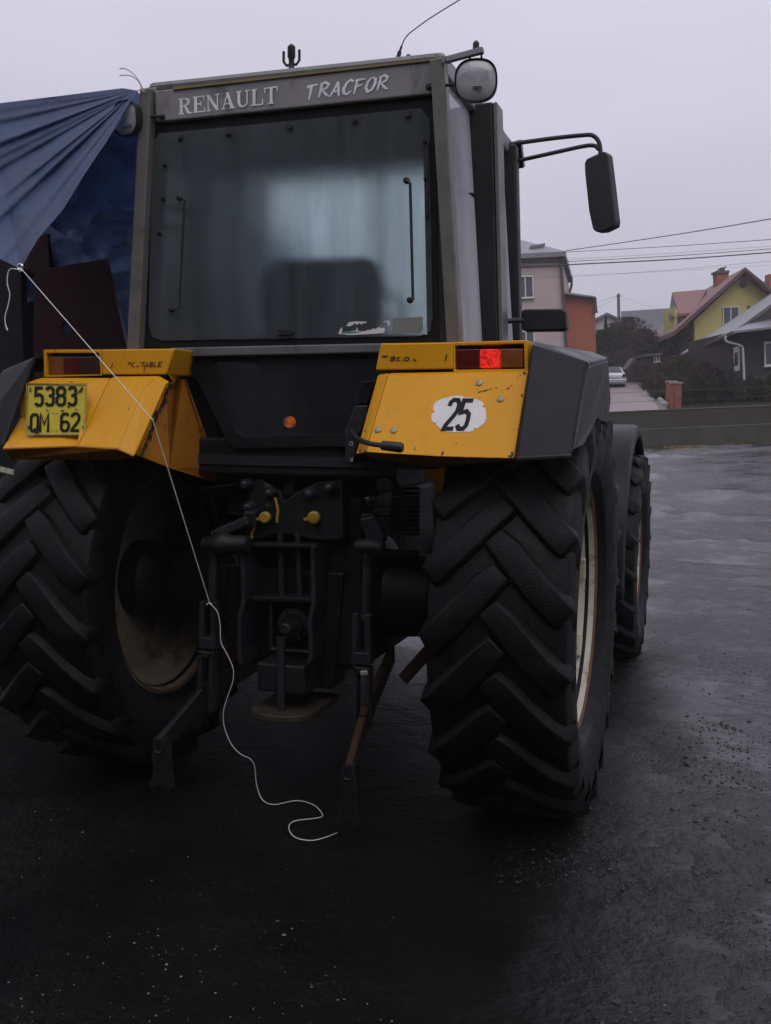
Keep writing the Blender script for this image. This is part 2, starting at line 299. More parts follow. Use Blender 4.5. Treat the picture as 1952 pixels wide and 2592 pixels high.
BRU = {
 'T': (.95, [([(.02, .82), (.3, .9), (.98, .95)], [.2, .16, .1]), ([(.42, .9), (.34, .4), (.22, -.05)], [.2, .17, .08])]),
 'R': (.95, [([(.3, .95), (.2, .5), (.05, .02)], [.15, .18, .1]), ([(.12, .88), (.6, 1), (.9, .85), (.75, .62), (.25, .48)], [.1, .16, .17, .15, .08]), ([(.35, .5), (.65, .22), (1.0, .04)], [.1, .18, .1])]),
 'A': (.95, [([(.0, .02), (.35, .5), (.7, 1.)], [.1, .15, .18]), ([(.68, 1.), (.76, .5), (.82, .02)], [.14, .2, .12]), ([(.2, .34), (.9, .4)], [.15, .09])]),
 'C': (.95, [([(1., .82), (.78, .98), (.42, .8), (.16, .42), (.22, .1), (.5, .03), (.9, .22)], [.17, .14, .16, .2, .18, .16, .08])]),
 'F': (.9, [([(.28, .95), (.2, .5), (.05, .0)], [.14, .19, .1]), ([(.1, .92), (.5, .95), (1.02, .98)], [.12, .17, .1]), ([(.18, .52), (.8, .6)], [.17, .09])]),
 'O': (1., [([(.62, .98), (.25, .72), (.1, .32), (.3, .04), (.65, .14), (.92, .52), (.92, .85), (.62, .98)], [.12, .16, .2, .17, .14, .18, .19, .12])])}
DIG = {
 '5': [[(.88, .93), (.16, .93), (.14, .55), (.55, .6), (.82, .5), (.86, .34), (.84, .16), (.66, .06), (.3, .06), (.12, .18)]],
 '3': [[(.12, .82), (.3, .94), (.68, .94), (.86, .82), (.86, .62), (.7, .53), (.4, .53)], [(.7, .53), (.88, .42), (.88, .18), (.7, .06), (.3, .06), (.1, .18)]],
 '8': [[(.3, .53), (.12, .64), (.12, .83), (.3, .94), (.7, .94), (.88, .83), (.88, .64), (.7, .53), (.3, .53), (.1, .42), (.1, .17), (.3, .06), (.7, .06), (.9, .17), (.9, .42), (.7, .53)]],
 'Q': [[(.5, .06), (.25, .06), (.1, .18), (.1, .82), (.28, .94), (.72, .94), (.9, .82), (.9, .18), (.75, .06), (.5, .06)], [(.52, .22), (.72, .0), (.98, -.04)]],
 'M': [[(.08, 0), (.08, .98), (.5, .4), (.92, .98), (.92, 0)]],
 '6': [[(.84, .84), (.7, .94), (.3, .94), (.12, .82), (.12, .18), (.3, .06), (.7, .06), (.88, .18), (.88, .42), (.7, .53), (.3, .53), (.14, .44)]],
 '2': [[(.12, .76), (.16, .88), (.34, .95), (.68, .94), (.86, .82), (.85, .62), (.6, .42), (.22, .18), (.12, .06), (.9, .06)]]}

# ================================================================== GROUND
def sstep(a, b, x): t = np.clip((np.asarray(x, float)-a)/(b-a), 0, 1); return t*t*(3-2*t)
GD = [0, 9, 36.0, 36.35, 42, 66, 90, 150, 300, 900]; GZ = [0, 0, .66, 1.24, 1.86, 3.2, 5.3, 9.5, 17, 24]
def terrain(s, d):
    z = np.interp(d, GD, GZ); z = np.where(np.asarray(d) < 36, .66*sstep(7.5, 37.5, d), z)
    return z+.05*(np.clip(s, -30, 40)-10)*sstep(9, 34, d)
def yard_detail(s, d):
    mask = sstep(1.0, 2.0, d)*(1-sstep(33, 36, d)); x = s*math.cos(YAW)-d*math.sin(YAW)+CAM[0]; y = s*math.sin(YAW)+d*math.cos(YAW)+CAM[1]
    wheel = 1-.85*np.exp(-(((x)/1.6)**2+((y-1)/2.6)**2)**2)
    z = fbm(x*2.1, y*2.1, 4)*.030+fbm(x*9, y*9, 3)*.010
    far = sstep(6, 12, d); z = z+far*(fbm(x*.55+3, y*.9, 4)*.16+np.maximum(0, fbm(x*.5+9, y*1.9+4, 3)-.10)*.42)
    return z*mask*wheel
def axis(lo, hi, step, far, g=1.13):
    a = list(np.arange(lo, hi+1e-6, step)); st = step
    while a[-1] < far[1]: st = min(st*g, 60); a.append(a[-1]+st)
    st = step; pre = []
    x = lo
    while x > far[0]: st = min(st*g, 60); x -= st; pre.append(x)
    return np.array(pre[::-1]+a)
sa = axis(-3.6, 5.0, .034, (-320, 320)); da = axis(1.3, 9.5, .034, (-60, 30), 1.035)
da = np.concatenate([da[da < 30], np.linspace(30, 35.9, 26), [36.0, 36.35], np.linspace(37, 60, 24), np.linspace(64, 150, 20), [180, 240, 300, 400, 520]])
S, D = np.meshgrid(sa, da); Z = terrain(S, D)+yard_detail(S, D)
P = np.array([CAM[0], CAM[1], 0])+S[..., None]*hr+D[..., None]*hf; P[..., 2] = Z
nr_, nc_ = S.shape; idx = np.arange(nr_*nc_).reshape(nr_, nc_)
fc = np.stack([idx[:-1, :-1], idx[:-1, 1:], idx[1:, 1:], idx[1:, :-1]], -1).reshape(-1, 4)
me = bpy.data.meshes.new('ground'); me.from_pydata(P.reshape(-1, 3).tolist(), [], fc.tolist()); me.update()
me.polygons.foreach_set('use_smooth', [True]*len(me.polygons))
ground = bpy.data.objects.new('ground', me); COL.objects.link(ground); tag(ground, 'wet dark muddy yard ground rising to a grassy hillside', None, None, 'structure')

def mat_mud():
    m = bpy.data.materials.new('wet_mud'); m.use_nodes = True; t = m.node_tree; N = t.nodes.new; L = t.links.new; b = t.nodes['Principled BSDF']
    tc = N('ShaderNodeTexCoord'); o = tc.outputs['Object']
    def noise(sc, det=6, ro=.6): n = N('ShaderNodeTexNoise'); n.inputs['Scale'].default_value = sc; n.inputs['Detail'].default_value = det; n.inputs['Roughness'].default_value = ro; L(o, n.inputs['Vector']); return n.outputs['Fac']
    def rmp(x, a, b_, c, d): r = N('ShaderNodeMapRange'); r.inputs['From Min'].default_value = a; r.inputs['From Max'].default_value = b_; r.inputs['To Min'].default_value = c; r.inputs['To Max'].default_value = d; L(x, r.inputs['Value']); return r.outputs[0]
    cr_ = N('ShaderNodeValToRGB'); e = cr_.color_ramp.elements; e[0].position = .3; e[0].color = (.0020, .0022, .0024, 1); e[1].position = .75; e[1].color = (.0080, .0066, .0056, 1); L(noise(1.3, 8), cr_.inputs[0])
    grit = N('ShaderNodeMix'); grit.data_type = 'RGBA'; L(rmp(noise(85, 3, .7), .62, .72, 0, .5), grit.inputs['Factor']); L(cr_.outputs[0], grit.inputs[6]); grit.inputs[7].default_value = (.022, .021, .019, 1)
    # grass further than the yard: by distance along the photo's view direction
    dt = N('ShaderNodeVectorMath'); dt.operation = 'DOT_PRODUCT'; dt.inputs[1].default_value = V(hf); L(o, dt.inputs[0])
    d0 = float(np.dot(CAM*np.array([1, 1, 0]), hf))
    wob = N('ShaderNodeMath'); wob.operation = 'MULTIPLY_ADD'; wob.inputs[1].default_value = 1.6; L(noise(.7), wob.inputs[0]); L(dt.outputs['Value'], wob.inputs[2])
    gm = rmp(wob.outputs[0], d0+35.6, d0+36.6, 0, 1)
    gc = N('ShaderNodeValToRGB'); e = gc.color_ramp.elements; e[0].position = .35; e[0].color = (.013, .011, .008, 1); e[1].position = .7; e[1].color = (.026, .025, .011, 1); L(noise(2.2, 8, .7), gc.inputs[0])
    mx = N('ShaderNodeMix'); mx.data_type = 'RGBA'; L(gm, mx.inputs['Factor']); L(grit.outputs[2], mx.inputs[6]); L(gc.outputs[0], mx.inputs[7]); L(mx.outputs[2], b.inputs['Base Color'])
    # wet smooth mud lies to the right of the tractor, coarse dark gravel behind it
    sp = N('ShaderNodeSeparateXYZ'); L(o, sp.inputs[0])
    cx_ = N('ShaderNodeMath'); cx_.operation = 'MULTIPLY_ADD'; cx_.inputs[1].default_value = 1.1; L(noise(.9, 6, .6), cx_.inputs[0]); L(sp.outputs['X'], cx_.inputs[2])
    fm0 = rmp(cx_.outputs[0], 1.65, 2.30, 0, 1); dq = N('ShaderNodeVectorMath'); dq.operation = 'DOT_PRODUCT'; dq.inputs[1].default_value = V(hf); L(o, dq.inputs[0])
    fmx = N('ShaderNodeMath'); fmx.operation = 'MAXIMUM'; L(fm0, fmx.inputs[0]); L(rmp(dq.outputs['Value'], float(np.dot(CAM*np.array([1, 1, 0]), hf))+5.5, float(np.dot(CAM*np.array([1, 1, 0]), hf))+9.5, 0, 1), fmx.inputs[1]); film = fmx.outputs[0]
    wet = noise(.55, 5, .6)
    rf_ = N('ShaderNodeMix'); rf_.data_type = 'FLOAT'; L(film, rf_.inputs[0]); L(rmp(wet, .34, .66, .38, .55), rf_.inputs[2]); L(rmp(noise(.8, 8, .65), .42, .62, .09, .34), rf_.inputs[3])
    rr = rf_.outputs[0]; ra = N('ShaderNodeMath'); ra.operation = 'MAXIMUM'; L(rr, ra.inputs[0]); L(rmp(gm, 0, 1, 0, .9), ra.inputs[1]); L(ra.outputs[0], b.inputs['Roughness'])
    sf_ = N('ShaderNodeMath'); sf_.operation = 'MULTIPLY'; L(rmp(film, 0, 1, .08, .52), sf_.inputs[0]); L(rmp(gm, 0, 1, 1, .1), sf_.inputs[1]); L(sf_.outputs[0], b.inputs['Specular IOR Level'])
    b1 = N('ShaderNodeBump'); b1.inputs['Strength'].default_value = .55; b1.inputs['Distance'].default_value = .012; L(noise(38, 6, .65), b1.inputs['Height'])
    b2 = N('ShaderNodeBump'); b2.inputs['Strength'].default_value = .6; b2.inputs['Distance'].default_value = .06; L(rmp(noise(5.5, 8, .62), .42, .8, 0, 1), b2.inputs['Height']); pn = noise(.8, 8, .65); L(rmp(pn, .42, .62, .12, .6), b2.inputs['Strength']); L(rmp(pn, .42, .62, .2, .6), b1.inputs['Strength']); L(b1.outputs[0], b2.inputs['Normal']); L(b2.outputs[0], b.inputs['Normal'])
    return m
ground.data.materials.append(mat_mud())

# ================================================================== TRACTOR
T = empty('tractor', (0, 0, 0), 'big yellow and grey farm tractor with boxy glazed cab seen from behind', 'tractor')
def nY(Y): return (np.array([0, Y, 0]), np.array([0, -1., 0]))

# ---- wheels
def tyre_mesh(Rt, hw, rb, nl, lw, lh, side):
    b = MB(); rc = Rt-lh
    half = [(hw*.64, rb), (hw*.88, rb+(rc-rb)*.16), (hw*1.0, rb+(rc-rb)*.45), (hw*1.0, rb+(rc-rb)*.70), (hw*.94, rb+(rc-rb)*.90), (hw*.82, rc-.018), (hw*.45, rc-.004)]
    prof = [(x, r) for x, r in half]+[(0, rc)]+[(-x, r) for x, r in half[::-1]]+[(-hw*.6, rb-.02), (hw*.6, rb-.02)]
    b.lathe(prof, (0, 0, 0), (1, 0, 0), 112, closed=True)
    for sgn in (-1, 1):
        for k in range(nl):
            th0 = 2*math.pi*(k+(.5 if sgn > 0 else 0))/nl
            xs = [-.07, .12, .34, .58, .80, .93, 1.0]; arc = [0, .085, .20, .32, .42, .475, .50]
            top = [Rt, Rt, Rt-.002, Rt-.006, Rt-.014, Rt-.03, Rt-.13]; base = [rc-.02, rc-.02, rc-.02, rc-.03, rc-.05, rc-.09, rc-.17]
            rings = []
            for i in range(7):
                x = xs[i]*hw*sgn; a = arc[i]*hw*2.25
                j0, j1 = max(i-1, 0), min(i+1, 6); tx = (xs[j1]-xs[j0])*hw*sgn; ta = (arc[j1]-arc[j0])*hw*2.25; l = math.hypot(tx, ta)+1e-9
                nx, na = -(-ta)/l, tx/l          # normal in (x, -arc) plane
                ww = lw*(.85 if i == 0 else 1.0+.10*(i/6))
                rg = []
                for off, rad in ((-.62, base[i]), (-.42, top[i]), (.42, top[i]), (.62, base[i])):
                    xx = x+nx*off*ww; aa = -a+na*off*ww
                    if i >= 5: xx = sgn*min(abs(xx), hw*1.03) if i == 5 else sgn*(hw*1.03 if abs(off) < .5 else hw*.97)
                    th = th0+aa/Rt; rg.append((xx, -math.cos(th)*rad, math.sin(th)*rad))
                rings.append(rg)
            vs = [p for rg in rings for p in rg]
            fs = [(i*4+a, i*4+a+1, i*4+5+a, i*4+4+a) for i in range(6) for a in range(3)]+[(0, 1, 2, 3), (27, 26, 25, 24)]
            b.add(vs, fs)
    return b
def wheel(name, loc, Rt, hw, rb, nl, lw, lh, out, rimmat, label):
    w = bpy.data.objects.new(name, None); COL.objects.link(w); w.location = V(loc); w.parent = T; w.empty_display_size = .1; w['label'] = label
    tyre_mesh(Rt, hw, rb, nl, lw, lh, out).build('tyre', m_rub, w, bevel=.007, smooth=True, world=False)
    f = hw*.66
    MB().lathe([(f+.012, rb+.022), (f+.02, rb+.012), (f+.012, rb-.004), (f-.02, rb-.016), (f-.05, rb-.03), (hw*.30, rb-.045), (hw*.2, rb-.085), (-hw*.25, rb-.085), (-hw*.35, rb-.045), (-f+.05, rb-.03), (-f+.02, rb-.016), (-f-.012, rb-.004), (-f-.02, rb+.012), (-f-.012, rb+.022)], (0, 0, 0), (1, 0, 0), 96, cap=False).build('rim', rimmat, w, smooth=True, world=False)
    MB().lathe([(-f-.022, rb+.016), (-f-.026, rb+.004), (-f-.012, rb-.012)], (0, 0, 0), (1, 0, 0), 96, cap=False).build('inner_rim_flange', m_rust, w, smooth=True, world=False)
    MB().lathe([(f+.014, rb+.010), (f+.0235, rb+.004), (f+.014, rb-.005)], (0, 0, 0), (1, 0, 0), 96, cap=False).build('outer_rim_flange', m_rust, w, smooth=True, world=False)
    if out < 0:
        for o in w.children:
            o.rotation_euler = (0, 0, 0)
    dx = out*hw*.05
    MB().lathe([(dx-.012, rb-.05), (dx-.012, .16), (dx-out*.05-.012, .13), (dx-out*.05+.012, .12), (dx+.012, .16), (dx+.012, rb-.05)], (0, 0, 0), (1, 0, 0), 64, closed=True).build('wheel_disc', m_rimd if out < 0 else rimmat, w, smooth=True, world=False)
    MB().lathe([(-.20*1.0, .14), (-.20, .17), (-.12, .19), (.09, .18), (.12, .15), (.15, .08)], (0, 0, 0), (1, 0, 0), 32).build('hub', m_steel, w, smooth=True, world=False)
    for k in range(8):
        a = 2*math.pi*k/8+.2; c = np.array([0, math.cos(a), math.sin(a)])
        rot = Matrix.Rotation(a, 3, 'X')
        MB().box(c*(rb-.052)+np.array([out*hw*.40, 0, 0]), (hw*.34, .03, .10), rot).build('rim_lug', rimmat, w, bevel=.004, world=False)
    for k in range(8):
        a = 2*math.pi*k/8; c = np.array([0, math.cos(a), math.sin(a)])*.15
        MB().lathe([(0, .016), (.03, .016), (.034, .012)], c+np.array([dx+out*.0, 0, 0]), (out, 0, 0), 6).build('wheel_nut', m_steel, w, world=False)
    return w
AX = .850
wheel('rear_wheel', (.945, 0, AX), .853, .262, .51, 21, .104, .029, 1, m_rim, 'muddy rear wheel with deep chevron lugs and cream rim showing')
wheel('rear_wheel', (-.945, 0, AX), .853, .262, .51, 21, .104, .029, -1, m_rimd, 'rear wheel below the number plate, muddy inner side showing')
FY = 2.95
wheel('front_wheel', (.975, FY, .685), .70, .20, .40, 18, .078, .030, 1, m_rim, 'smaller front wheel under a curved grey mudguard')
wheel('front_wheel', (-.975, FY, .685), .70, .20, .40, 18, .078, .030, -1, m_rimd, 'front wheel hidden beyond the rear axle')
for sg in (1, -1):
    b = MB(); rI, rO = .875, .885; xi, xo = sg*.83, sg*1.118
    prof = [(xi-sg*.0, rI-.05), (xi, rI), (xo-sg*.04, rI), (xo-sg*.012, rI-.010), (xo, rI-.045), (xo, rI-.075)]
    n = 28; a0, a1 = R(-12), R(140); vs = []; fs = []; m = len(prof)
    for k in range(n+1):
        a = a0+(a1-a0)*k/n
        for x, r in prof: vs.append((x, FY-math.cos(a)*r, .70+math.sin(a)*r))
    fs = [(k*m+i, k*m+i+1, (k+1)*m+i+1, (k+1)*m+i) for k in range(n) for i in range(m-1)]
    g = b.add(vs, fs).build('front_mudguard', m_ext, T, smooth=True, solid=.006)
    MB().lathe([(0, .017), (.006, .015), (.008, .006)], (sg*.93, FY-math.cos(R(24))*(.879), .70+math.sin(R(24))*.879), (0, -math.cos(R(24)), math.sin(R(24))), 10).build('bolt', m_rust, g)
    MB().bar((sg*.55, FY-.25, 1.0), (sg*.9, FY, 1.57), .04, .02).bar((sg*.55, FY-.2, .75), (sg*.55, FY-.25, 1.0), .04, .02).build('mudguard_bracket', m_steel, T)

# ---- chassis
MB().lathe([(-.72, .13), (-.60, .13), (-.55, .17), (-.32, .19), (-.28, .25), (.28, .25), (.32, .19), (.55, .17), (.60, .13), (.72, .13)], (0, .02, AX), (1, 0, 0), 28).build('rear_axle', m_steel, T, smooth=True)
MB().bb((-.27, -.26, .56), (.27, .9, 1.30)).bb((-.20, .88, .62), (.20, 2.2, 1.25)).build('transmission', m_steel, T, bevel=.03)
MB().bb((-.25, 2.1, .75), (.25, 3.25, 1.15)).bb((-.62, FY-.08, .60), (.62, FY+.08, .77)).build('front_axle', m_steel, T, bevel=.02)
MB().prism([(-.36, .95, 1.2), (.36, .95, 1.2), (.36, .95, 1.72), (.28, .95, 1.82), (-.28, .95, 1.82), (-.36, .95, 1.72)], (0, 2.35, -.08)).build('bonnet', m_yel, T, bevel=.03)
MB().bb((-.34, 3.30, .95), (.34, 3.34, 1.62)).build('front_grille', m_dark, T, bevel=.01)
MB().bb((-.44, 1.2, .80), (-.24, 2.0, 1.2)).build('fuel_tank', m_dark, T, bevel=.04)
MB().bb((.28, .9, .62), (.55, 1.6, 1.05)).build('fuel_tank', m_dark, T, bevel=.05)
MB().tube([(.38, 1.05, 1.6), (.40, 1.05, 2.0), (.40, 1.05, 2.9)], [.06, .055, .04], 14).build('exhaust_pipe', m_rust, T, smooth=True)
for sg in (1, -1):
    for k in range(3): MB().box((sg*.60, .55+.0*k, .55+.26*k), (.26, .34, .03)).build('cab_step', m_dark, T, bevel=.004)
    MB().bb((sg*.49, .42, .5), (sg*.51, .70, 1.25)).build('step_bracket', m_dark, T)

# ---- cab
def hw(z): return .718-.0755*(z-1.904)
YR = -.402
for sg in (-1, 1):
    MB().bar((sg*(hw(1.83)-.027), YR-.006, 1.83), (sg*(hw(2.945)-.027), YR-.006, 2.945), .054, .060, up=(0, 1, 0)).build('rear_pillar', m_cab, T, bevel=.006)
    MB().bar((sg*(hw(1.83)-.085), YR+.022, 1.83), (sg*(hw(2.94)-.085), YR+.022, 2.94), .06, .012, up=(0, 1, 0)).build('inner_pillar', m_dark, T, bevel=.004)
    MB().bar((sg*.708, .085, 1.80), (sg*.660, .085, 2.91), .12, .10, up=(0, 1, 0), w2=.12).build('middle_pillar', m_dark if 0 else pm('cab_dark_grey', (.015, .0145, .016), .5, var=.15, spec=.25), T, bevel=.008)
    MB().bar((sg*.778, .10, 1.80), (sg*.730, .10, 2.91), .016, .12, up=(0, 1, 0)).build('door_edge_trim', m_cab, T, bevel=.003)
    MB().bar((sg*.70, .76, 1.50), (sg*.645, .74, 2.91), .085, .08, up=(0, 1, 0)).build('front_pillar', MATS['cab_dark_grey'], T, bevel=.01)
    MB().bar((sg*(hw(2.93)-.025), YR, 2.925), (sg*(hw(2.93)-.015), .88, 2.905), .06, .07).build('roof_rail', m_head, T, bevel=.008)
    MB().bar((sg*(hw(1.85)-.02), YR, 1.845), (sg*(hw(1.85)-.03), .80, 1.845), .05, .06).build('sill_rail', m_dark, T, bevel=.006)
    g = [(sg*(hw(z)-.02), y, z) for y, z in ((YR+.035, 1.875), (.03, 1.875), (.03, 2.885), (YR+.035, 2.885))]
    MB().prism(g, (-sg*.006, 0, 0)).build('quarter_window', m_gl if sg > 0 else m_ws, T)
    g = [(sg*(hw(z)-.02), y, z) for y, z in ((.14, 1.30), (.70, 1.30), (.70, 2.87), (.14, 2.87))]
    MB().prism(g, (-sg*.006, 0, 0)).build('door_window', m_gl if sg > 0 else m_ws, T)
    MB().bar((sg*.70, .10, 1.25), (sg*.70, .74, 1.25), .05, .06).build('door_bottom_rail', m_dark, T, bevel=.006)
    for zz in (2.46, 2.54):
        MB().tube([(sg*.63, -.30, zz-.04), (sg*.645, .04, zz)], .011, 8).build('grab_rail', m_dark, T, smooth=True)
# header with lettering
hd = [PY(x, y, YR-.012) for x, y in ((394, 309), (1104, 236), (1100, 150), (390, 229))]
header = MB().prism(hd, (0, .05, 0)).build('rear_header', m_head, T, bevel=.006)
MB().prism([PY(x, y, YR-.02) for x, y in ((437, 227), (1122, 150), (1122, 144), (437, 221))], (0, .30, .004)).build('roof_edge_trim', pm('olive_yellow_trim', (.15, .125, .045), .5), T)
def word(s, font, quad, plane, mat, parent, gap=.16, slant=0.0, nm='lettering', wscale=1.0, skew=None):
    mp0 = quadmap(*quad, *plane); tot = sum(font[c][0] for c in s)+gap*(len(s)-1); x = 0; mb = MB(); li = 0
    ht = np.linalg.norm(np.subtract(quad[0], quad[3])); wd_ = np.linalg.norm(np.subtract(quad[1], quad[0])); asp = (wd_/tot)/ht
    for ci, c in enumerate(s):
        w_, st = font[c]
        for k, (pts, sw) in enumerate(st):
            # ribbons are made in a square space (height 1) so that stroke widths stay true
            dy = (skew[ci] if skew else 0)
            f = lambda u, v, l, x=x, dy=dy: mp0((x+u/asp*asp)/tot, v+dy, l)
            sq = [(p[0]*asp, p[1]) for p in pts]
            g = lambda u, v, l, x=x, dy=dy: mp0((x+u/asp)/tot, v+dy, l)
            ribbon(mb, sq, [q*wscale for q in sw] if hasattr(sw, '__len__') else sw*wscale, g, li*.00012); li += 1
        x += w_+gap
    return mb.build(nm, mat, parent)
hpl = nY(YR-.012)
word('RENAULT', SER, ((452, 250), (703, 219), (703, 262), (453, 291)), hpl, m_let, header, gap=.14, wscale=.9)
word('TRACFOR', BRU, ((778, 214), (984, 193), (980, 231), (776, 252)), hpl, m_let, header, gap=.12, skew=[-.02, .02, -.03, .04, .0, .05, .08])
for x, y in ((1086, 220), (412, 296)):
    c = PY(x, y, YR-.012); MB().lathe([(0, .013), (.006, .012), (.012, .006)], c, (0, -1, 0), 10).build('bolt', m_dark, header)
# window surround and fogged window
sealm = pm('window_rubber', (.008, .008, .009), .6, var=.2, spec=.15)
ow = [(393, 305), (1103, 232), (1112, 866), (362, 880)]; iw = [(414, 345), (1070, 280), (1081, 848), (388, 858)]
MB().ring([PY(x, y, YR+.012) for x, y in ow], [PY(x, y, YR+.012) for x, y in iw], (0, .035, 0)).build('window_surround', sealm, T, bevel=.003)
gw = [(402, 338), (1066, 274), (1086, 300), (1094, 800), (1088, 838), (1062, 851), (410, 862), (384, 852), (376, 822), (386, 360)]
win = MB().prism([PY(x, y, YR+.004) for x, y in gw], (0, .006, 0)).build('rear_window', m_fog, T)
tag(win, 'fogged dirty rear window with two vertical grab bars')
def bolt(x, y, Y, r=.012, mat=m_dark, par=win, h=.014):
    return MB().lathe([(0, r), (h*.5, r), (h, r*.6)], PY(x, y, Y), (0, -1, 0), 10).build('bolt', mat, par)
for x, y in ((457, 350), (580, 339), (735, 323), (900, 306), (1034, 293)): bolt(x, y, YR+.004)
for x, y in ((1076, 361), (1078, 454), (1082, 547), (418, 419), (414, 504), (405, 592)): bolt(x, y, YR+.002, .008, m_steel)
MB().bar(PY(1080, 365, YR+.002), PY(1082, 545, YR+.002), .012, .012, up=(0, 1, 0)).build('stay_bar', m_dark, win)
for (k0, p, k1) in (((456, 501), [(457, 501), (468, 508), (466, 530), (455, 760), (450, 778), (437, 783)], (435, 783)), ((1030, 458), [(1031, 458), (1038, 466), (1039, 490), (1045, 735), (1045, 752), (1039, 760)], (1039, 760))):
    q = [PY(*a, YR-.028) for a in p]; q = [PY(*k0, YR+.002)]+q+[PY(*k1, YR+.002)]
    g = MB().tube(spline(q, 5), .0055, 8).build('grab_bar', m_dark, T, smooth=True)
    for kk in (k0, k1): MB().lathe([(0, .0125), (.012, .012), (.018, .006)], PY(*kk, YR+.004), (0, -1, 0), 12).build('mount', m_dark, g)
MB().prism([PY(x, y, YR+.003) for x, y in ((704, 836), (712, 832), (740, 832), (748, 838), (744, 849), (708, 850))], (0, -.012, 0)).build('latch', m_dark, win, bevel=.003)
# torn sticker remains
def blotch(pts, mat, par, Y=None, plane=None, lift=.002, name='sticker', label=None):
    pl = plane or nY(Y); n = unit(pl[1]); o = MB().add([PP(x, y, pl[0], n)+n*lift for x, y in pts], [tuple(range(len(pts)))]).build(name, mat, par)
    if label: o['label'] = label
    return o
wpl = nY(YR+.004)
st = lambda L_: [(650+x/2.38, y/2.38) for x, y in L_]
blotch(st([(493, 2012), (500, 1990), (512, 1972), (518, 1985), (512, 2000), (560, 1998), (600, 1992), (604, 1968), (612, 1990), (622, 1994), (622, 1998), (660, 1994), (672, 1985), (690, 1990), (700, 1976), (715, 1984), (740, 1968), (748, 1980), (762, 1972), (774, 1980), (768, 2006), (700, 2012), (560, 2019)]), m_white, win, plane=wpl, name='torn_sticker', label='torn white and green remains of a window sticker')
blotch(st([(540, 1966), (556, 1942), (600, 1936), (664, 1938), (655, 1952), (648, 1944), (630, 1958), (622, 1946), (604, 1958), (590, 1948), (572, 1964)]), m_white, win, plane=wpl, name='torn_sticker')
blotch(st([(762, 1942), (780, 1934), (802, 1930), (800, 1962), (788, 1958), (790, 1940)]), m_white, win, plane=wpl, name='torn_sticker')
blotch(st([(510, 2009), (516, 2001), (560, 1999), (622, 1996), (620, 2002), (560, 2008)]), pm('green_print', (.02, .22, .05), .5), win, plane=wpl, lift=.003, name='sticker_stripe')
blotch(st([(822, 1918), (1000, 1908), (1004, 1985), (985, 2006), (815, 2012)]), pm('pale_film', (.15, .17, .165), .5, var=.1), win, plane=nY(YR+.004), lift=.0015, name='clear_sticker')
# sill, lower window, bulkhead
MB().prism([PY(x, y, YR-.03) for x, y in ((430, 880), (985, 868), (985, 892), (430, 904))], (0, .06, 0)).build('window_sill', m_cab if 0 else pm('sill_grey', (.095, .092, .092), .45, var=.2, dirt=(.04, .035, .03), damt=.4), T, bevel=.006)
lw = [(470, 905), (985, 893), (960, 1128), (585, 1132)]; li = [(540, 915), (930, 908), (895, 1082), (880, 1098), (620, 1104), (598, 1092)]
lo = [(470, 905), (985, 893), (962, 1110), (955, 1130), (590, 1135), (575, 1120)]
MB().ring([PY(x, y, YR) for x, y in lo], [PY(x, y, YR) for x, y in li], (0, .04, 0)).build('lower_window_frame', sealm, T, bevel=.004)
lower = MB().prism([PY(x, y, YR+.012) for x, y in ((530, 908), (940, 902), (905, 1086), (885, 1106), (615, 1110), (590, 1098))], (0, .006, 0)).build('lower_window', m_gl2, T)
MB().bb((-.44, YR+.03, 1.38), (.44, YR+.08, 1.53)).build('cab_bulkhead', m_steel, T, bevel=.01)
MB().bb((-.60, YR+.02, 1.42), (.60, .80, 1.46)).build('cab_floor', m_dark, T)
MB().bb((-.63, YR+.01, 2.945), (.63, .76, 2.985)).build('roof', m_head, T, bevel=.02)
MB().bb((-.60, YR+.03, 2.83), (.60, .74, 2.925)).build('roof_lining', pm('roof_lining', (.030, .032, .033), .8), T)
MB().bb((-.66, .72, 2.82), (.66, .80, 2.93)).build('front_lintel', MATS['cab_dark_grey'], T, bevel=.01)
MB().prism([(-.60, .775, 1.78), (.60, .775, 1.78), (.575, .755, 2.83), (-.575, .755, 2.83)], (0, .006, 0)).build('windscreen', m_ws, T)
MB().bb((-.63, .72, 1.40), (.63, .80, 1.80)).build('firewall', m_dark, T)
MB().bar((.02, .74, 1.78), (.0, .74, 2.85), .035, .03, up=(0, 1, 0)).build('windscreen_divider', m_dark, T)
seatm = pm('seat_vinyl', (.022, .022, .024), .6, var=.2)
s_ = MB().prism([(-.26, -.06, 1.88), (.26, -.06, 1.88), (.27, -.06, 2.20), (.22, -.06, 2.30), (-.22, -.06, 2.30), (-.27, -.06, 2.20)], (0, .11, 0)).build('driver_seat', seatm, T, bevel=.04, seg=3)
MB().bb((-.27, -.05, 1.76), (.27, .45, 1.89)).build('seat_cushion', seatm, s_, bevel=.04, seg=3)
MB().bb((-.18, .05, 1.46), (.18, .35, 1.77)).build('seat_base', m_dark, s_, bevel=.02)
MB().tube([(0, .70, 1.6), (0, .52, 2.05)], .03, 10).build('steering_column', m_dark, T)
th = [2*math.pi*k/24 for k in range(25)]
MB().tube([(.20*math.cos(a), .50+.11*math.sin(a), 2.08+.16*math.sin(a)) for a in th], .014, 8).tube([(-.2, .50, 2.08), (.2, .50, 2.08)], .01, 6).build('steering_wheel', m_dark, T, smooth=True)
MB().bb((-.34, .58, 1.75), (.34, .74, 2.02)).build('dashboard', m_dark, T, bevel=.03)
MB().bb((.32, -.25, 1.46), (.58, .45, 1.92)).build('side_console', m_dark, T, bevel=.03)
MB().bb((-.58, -.25, 1.46), (-.40, .45, 1.86)).build('side_console', m_dark, T, bevel=.03)
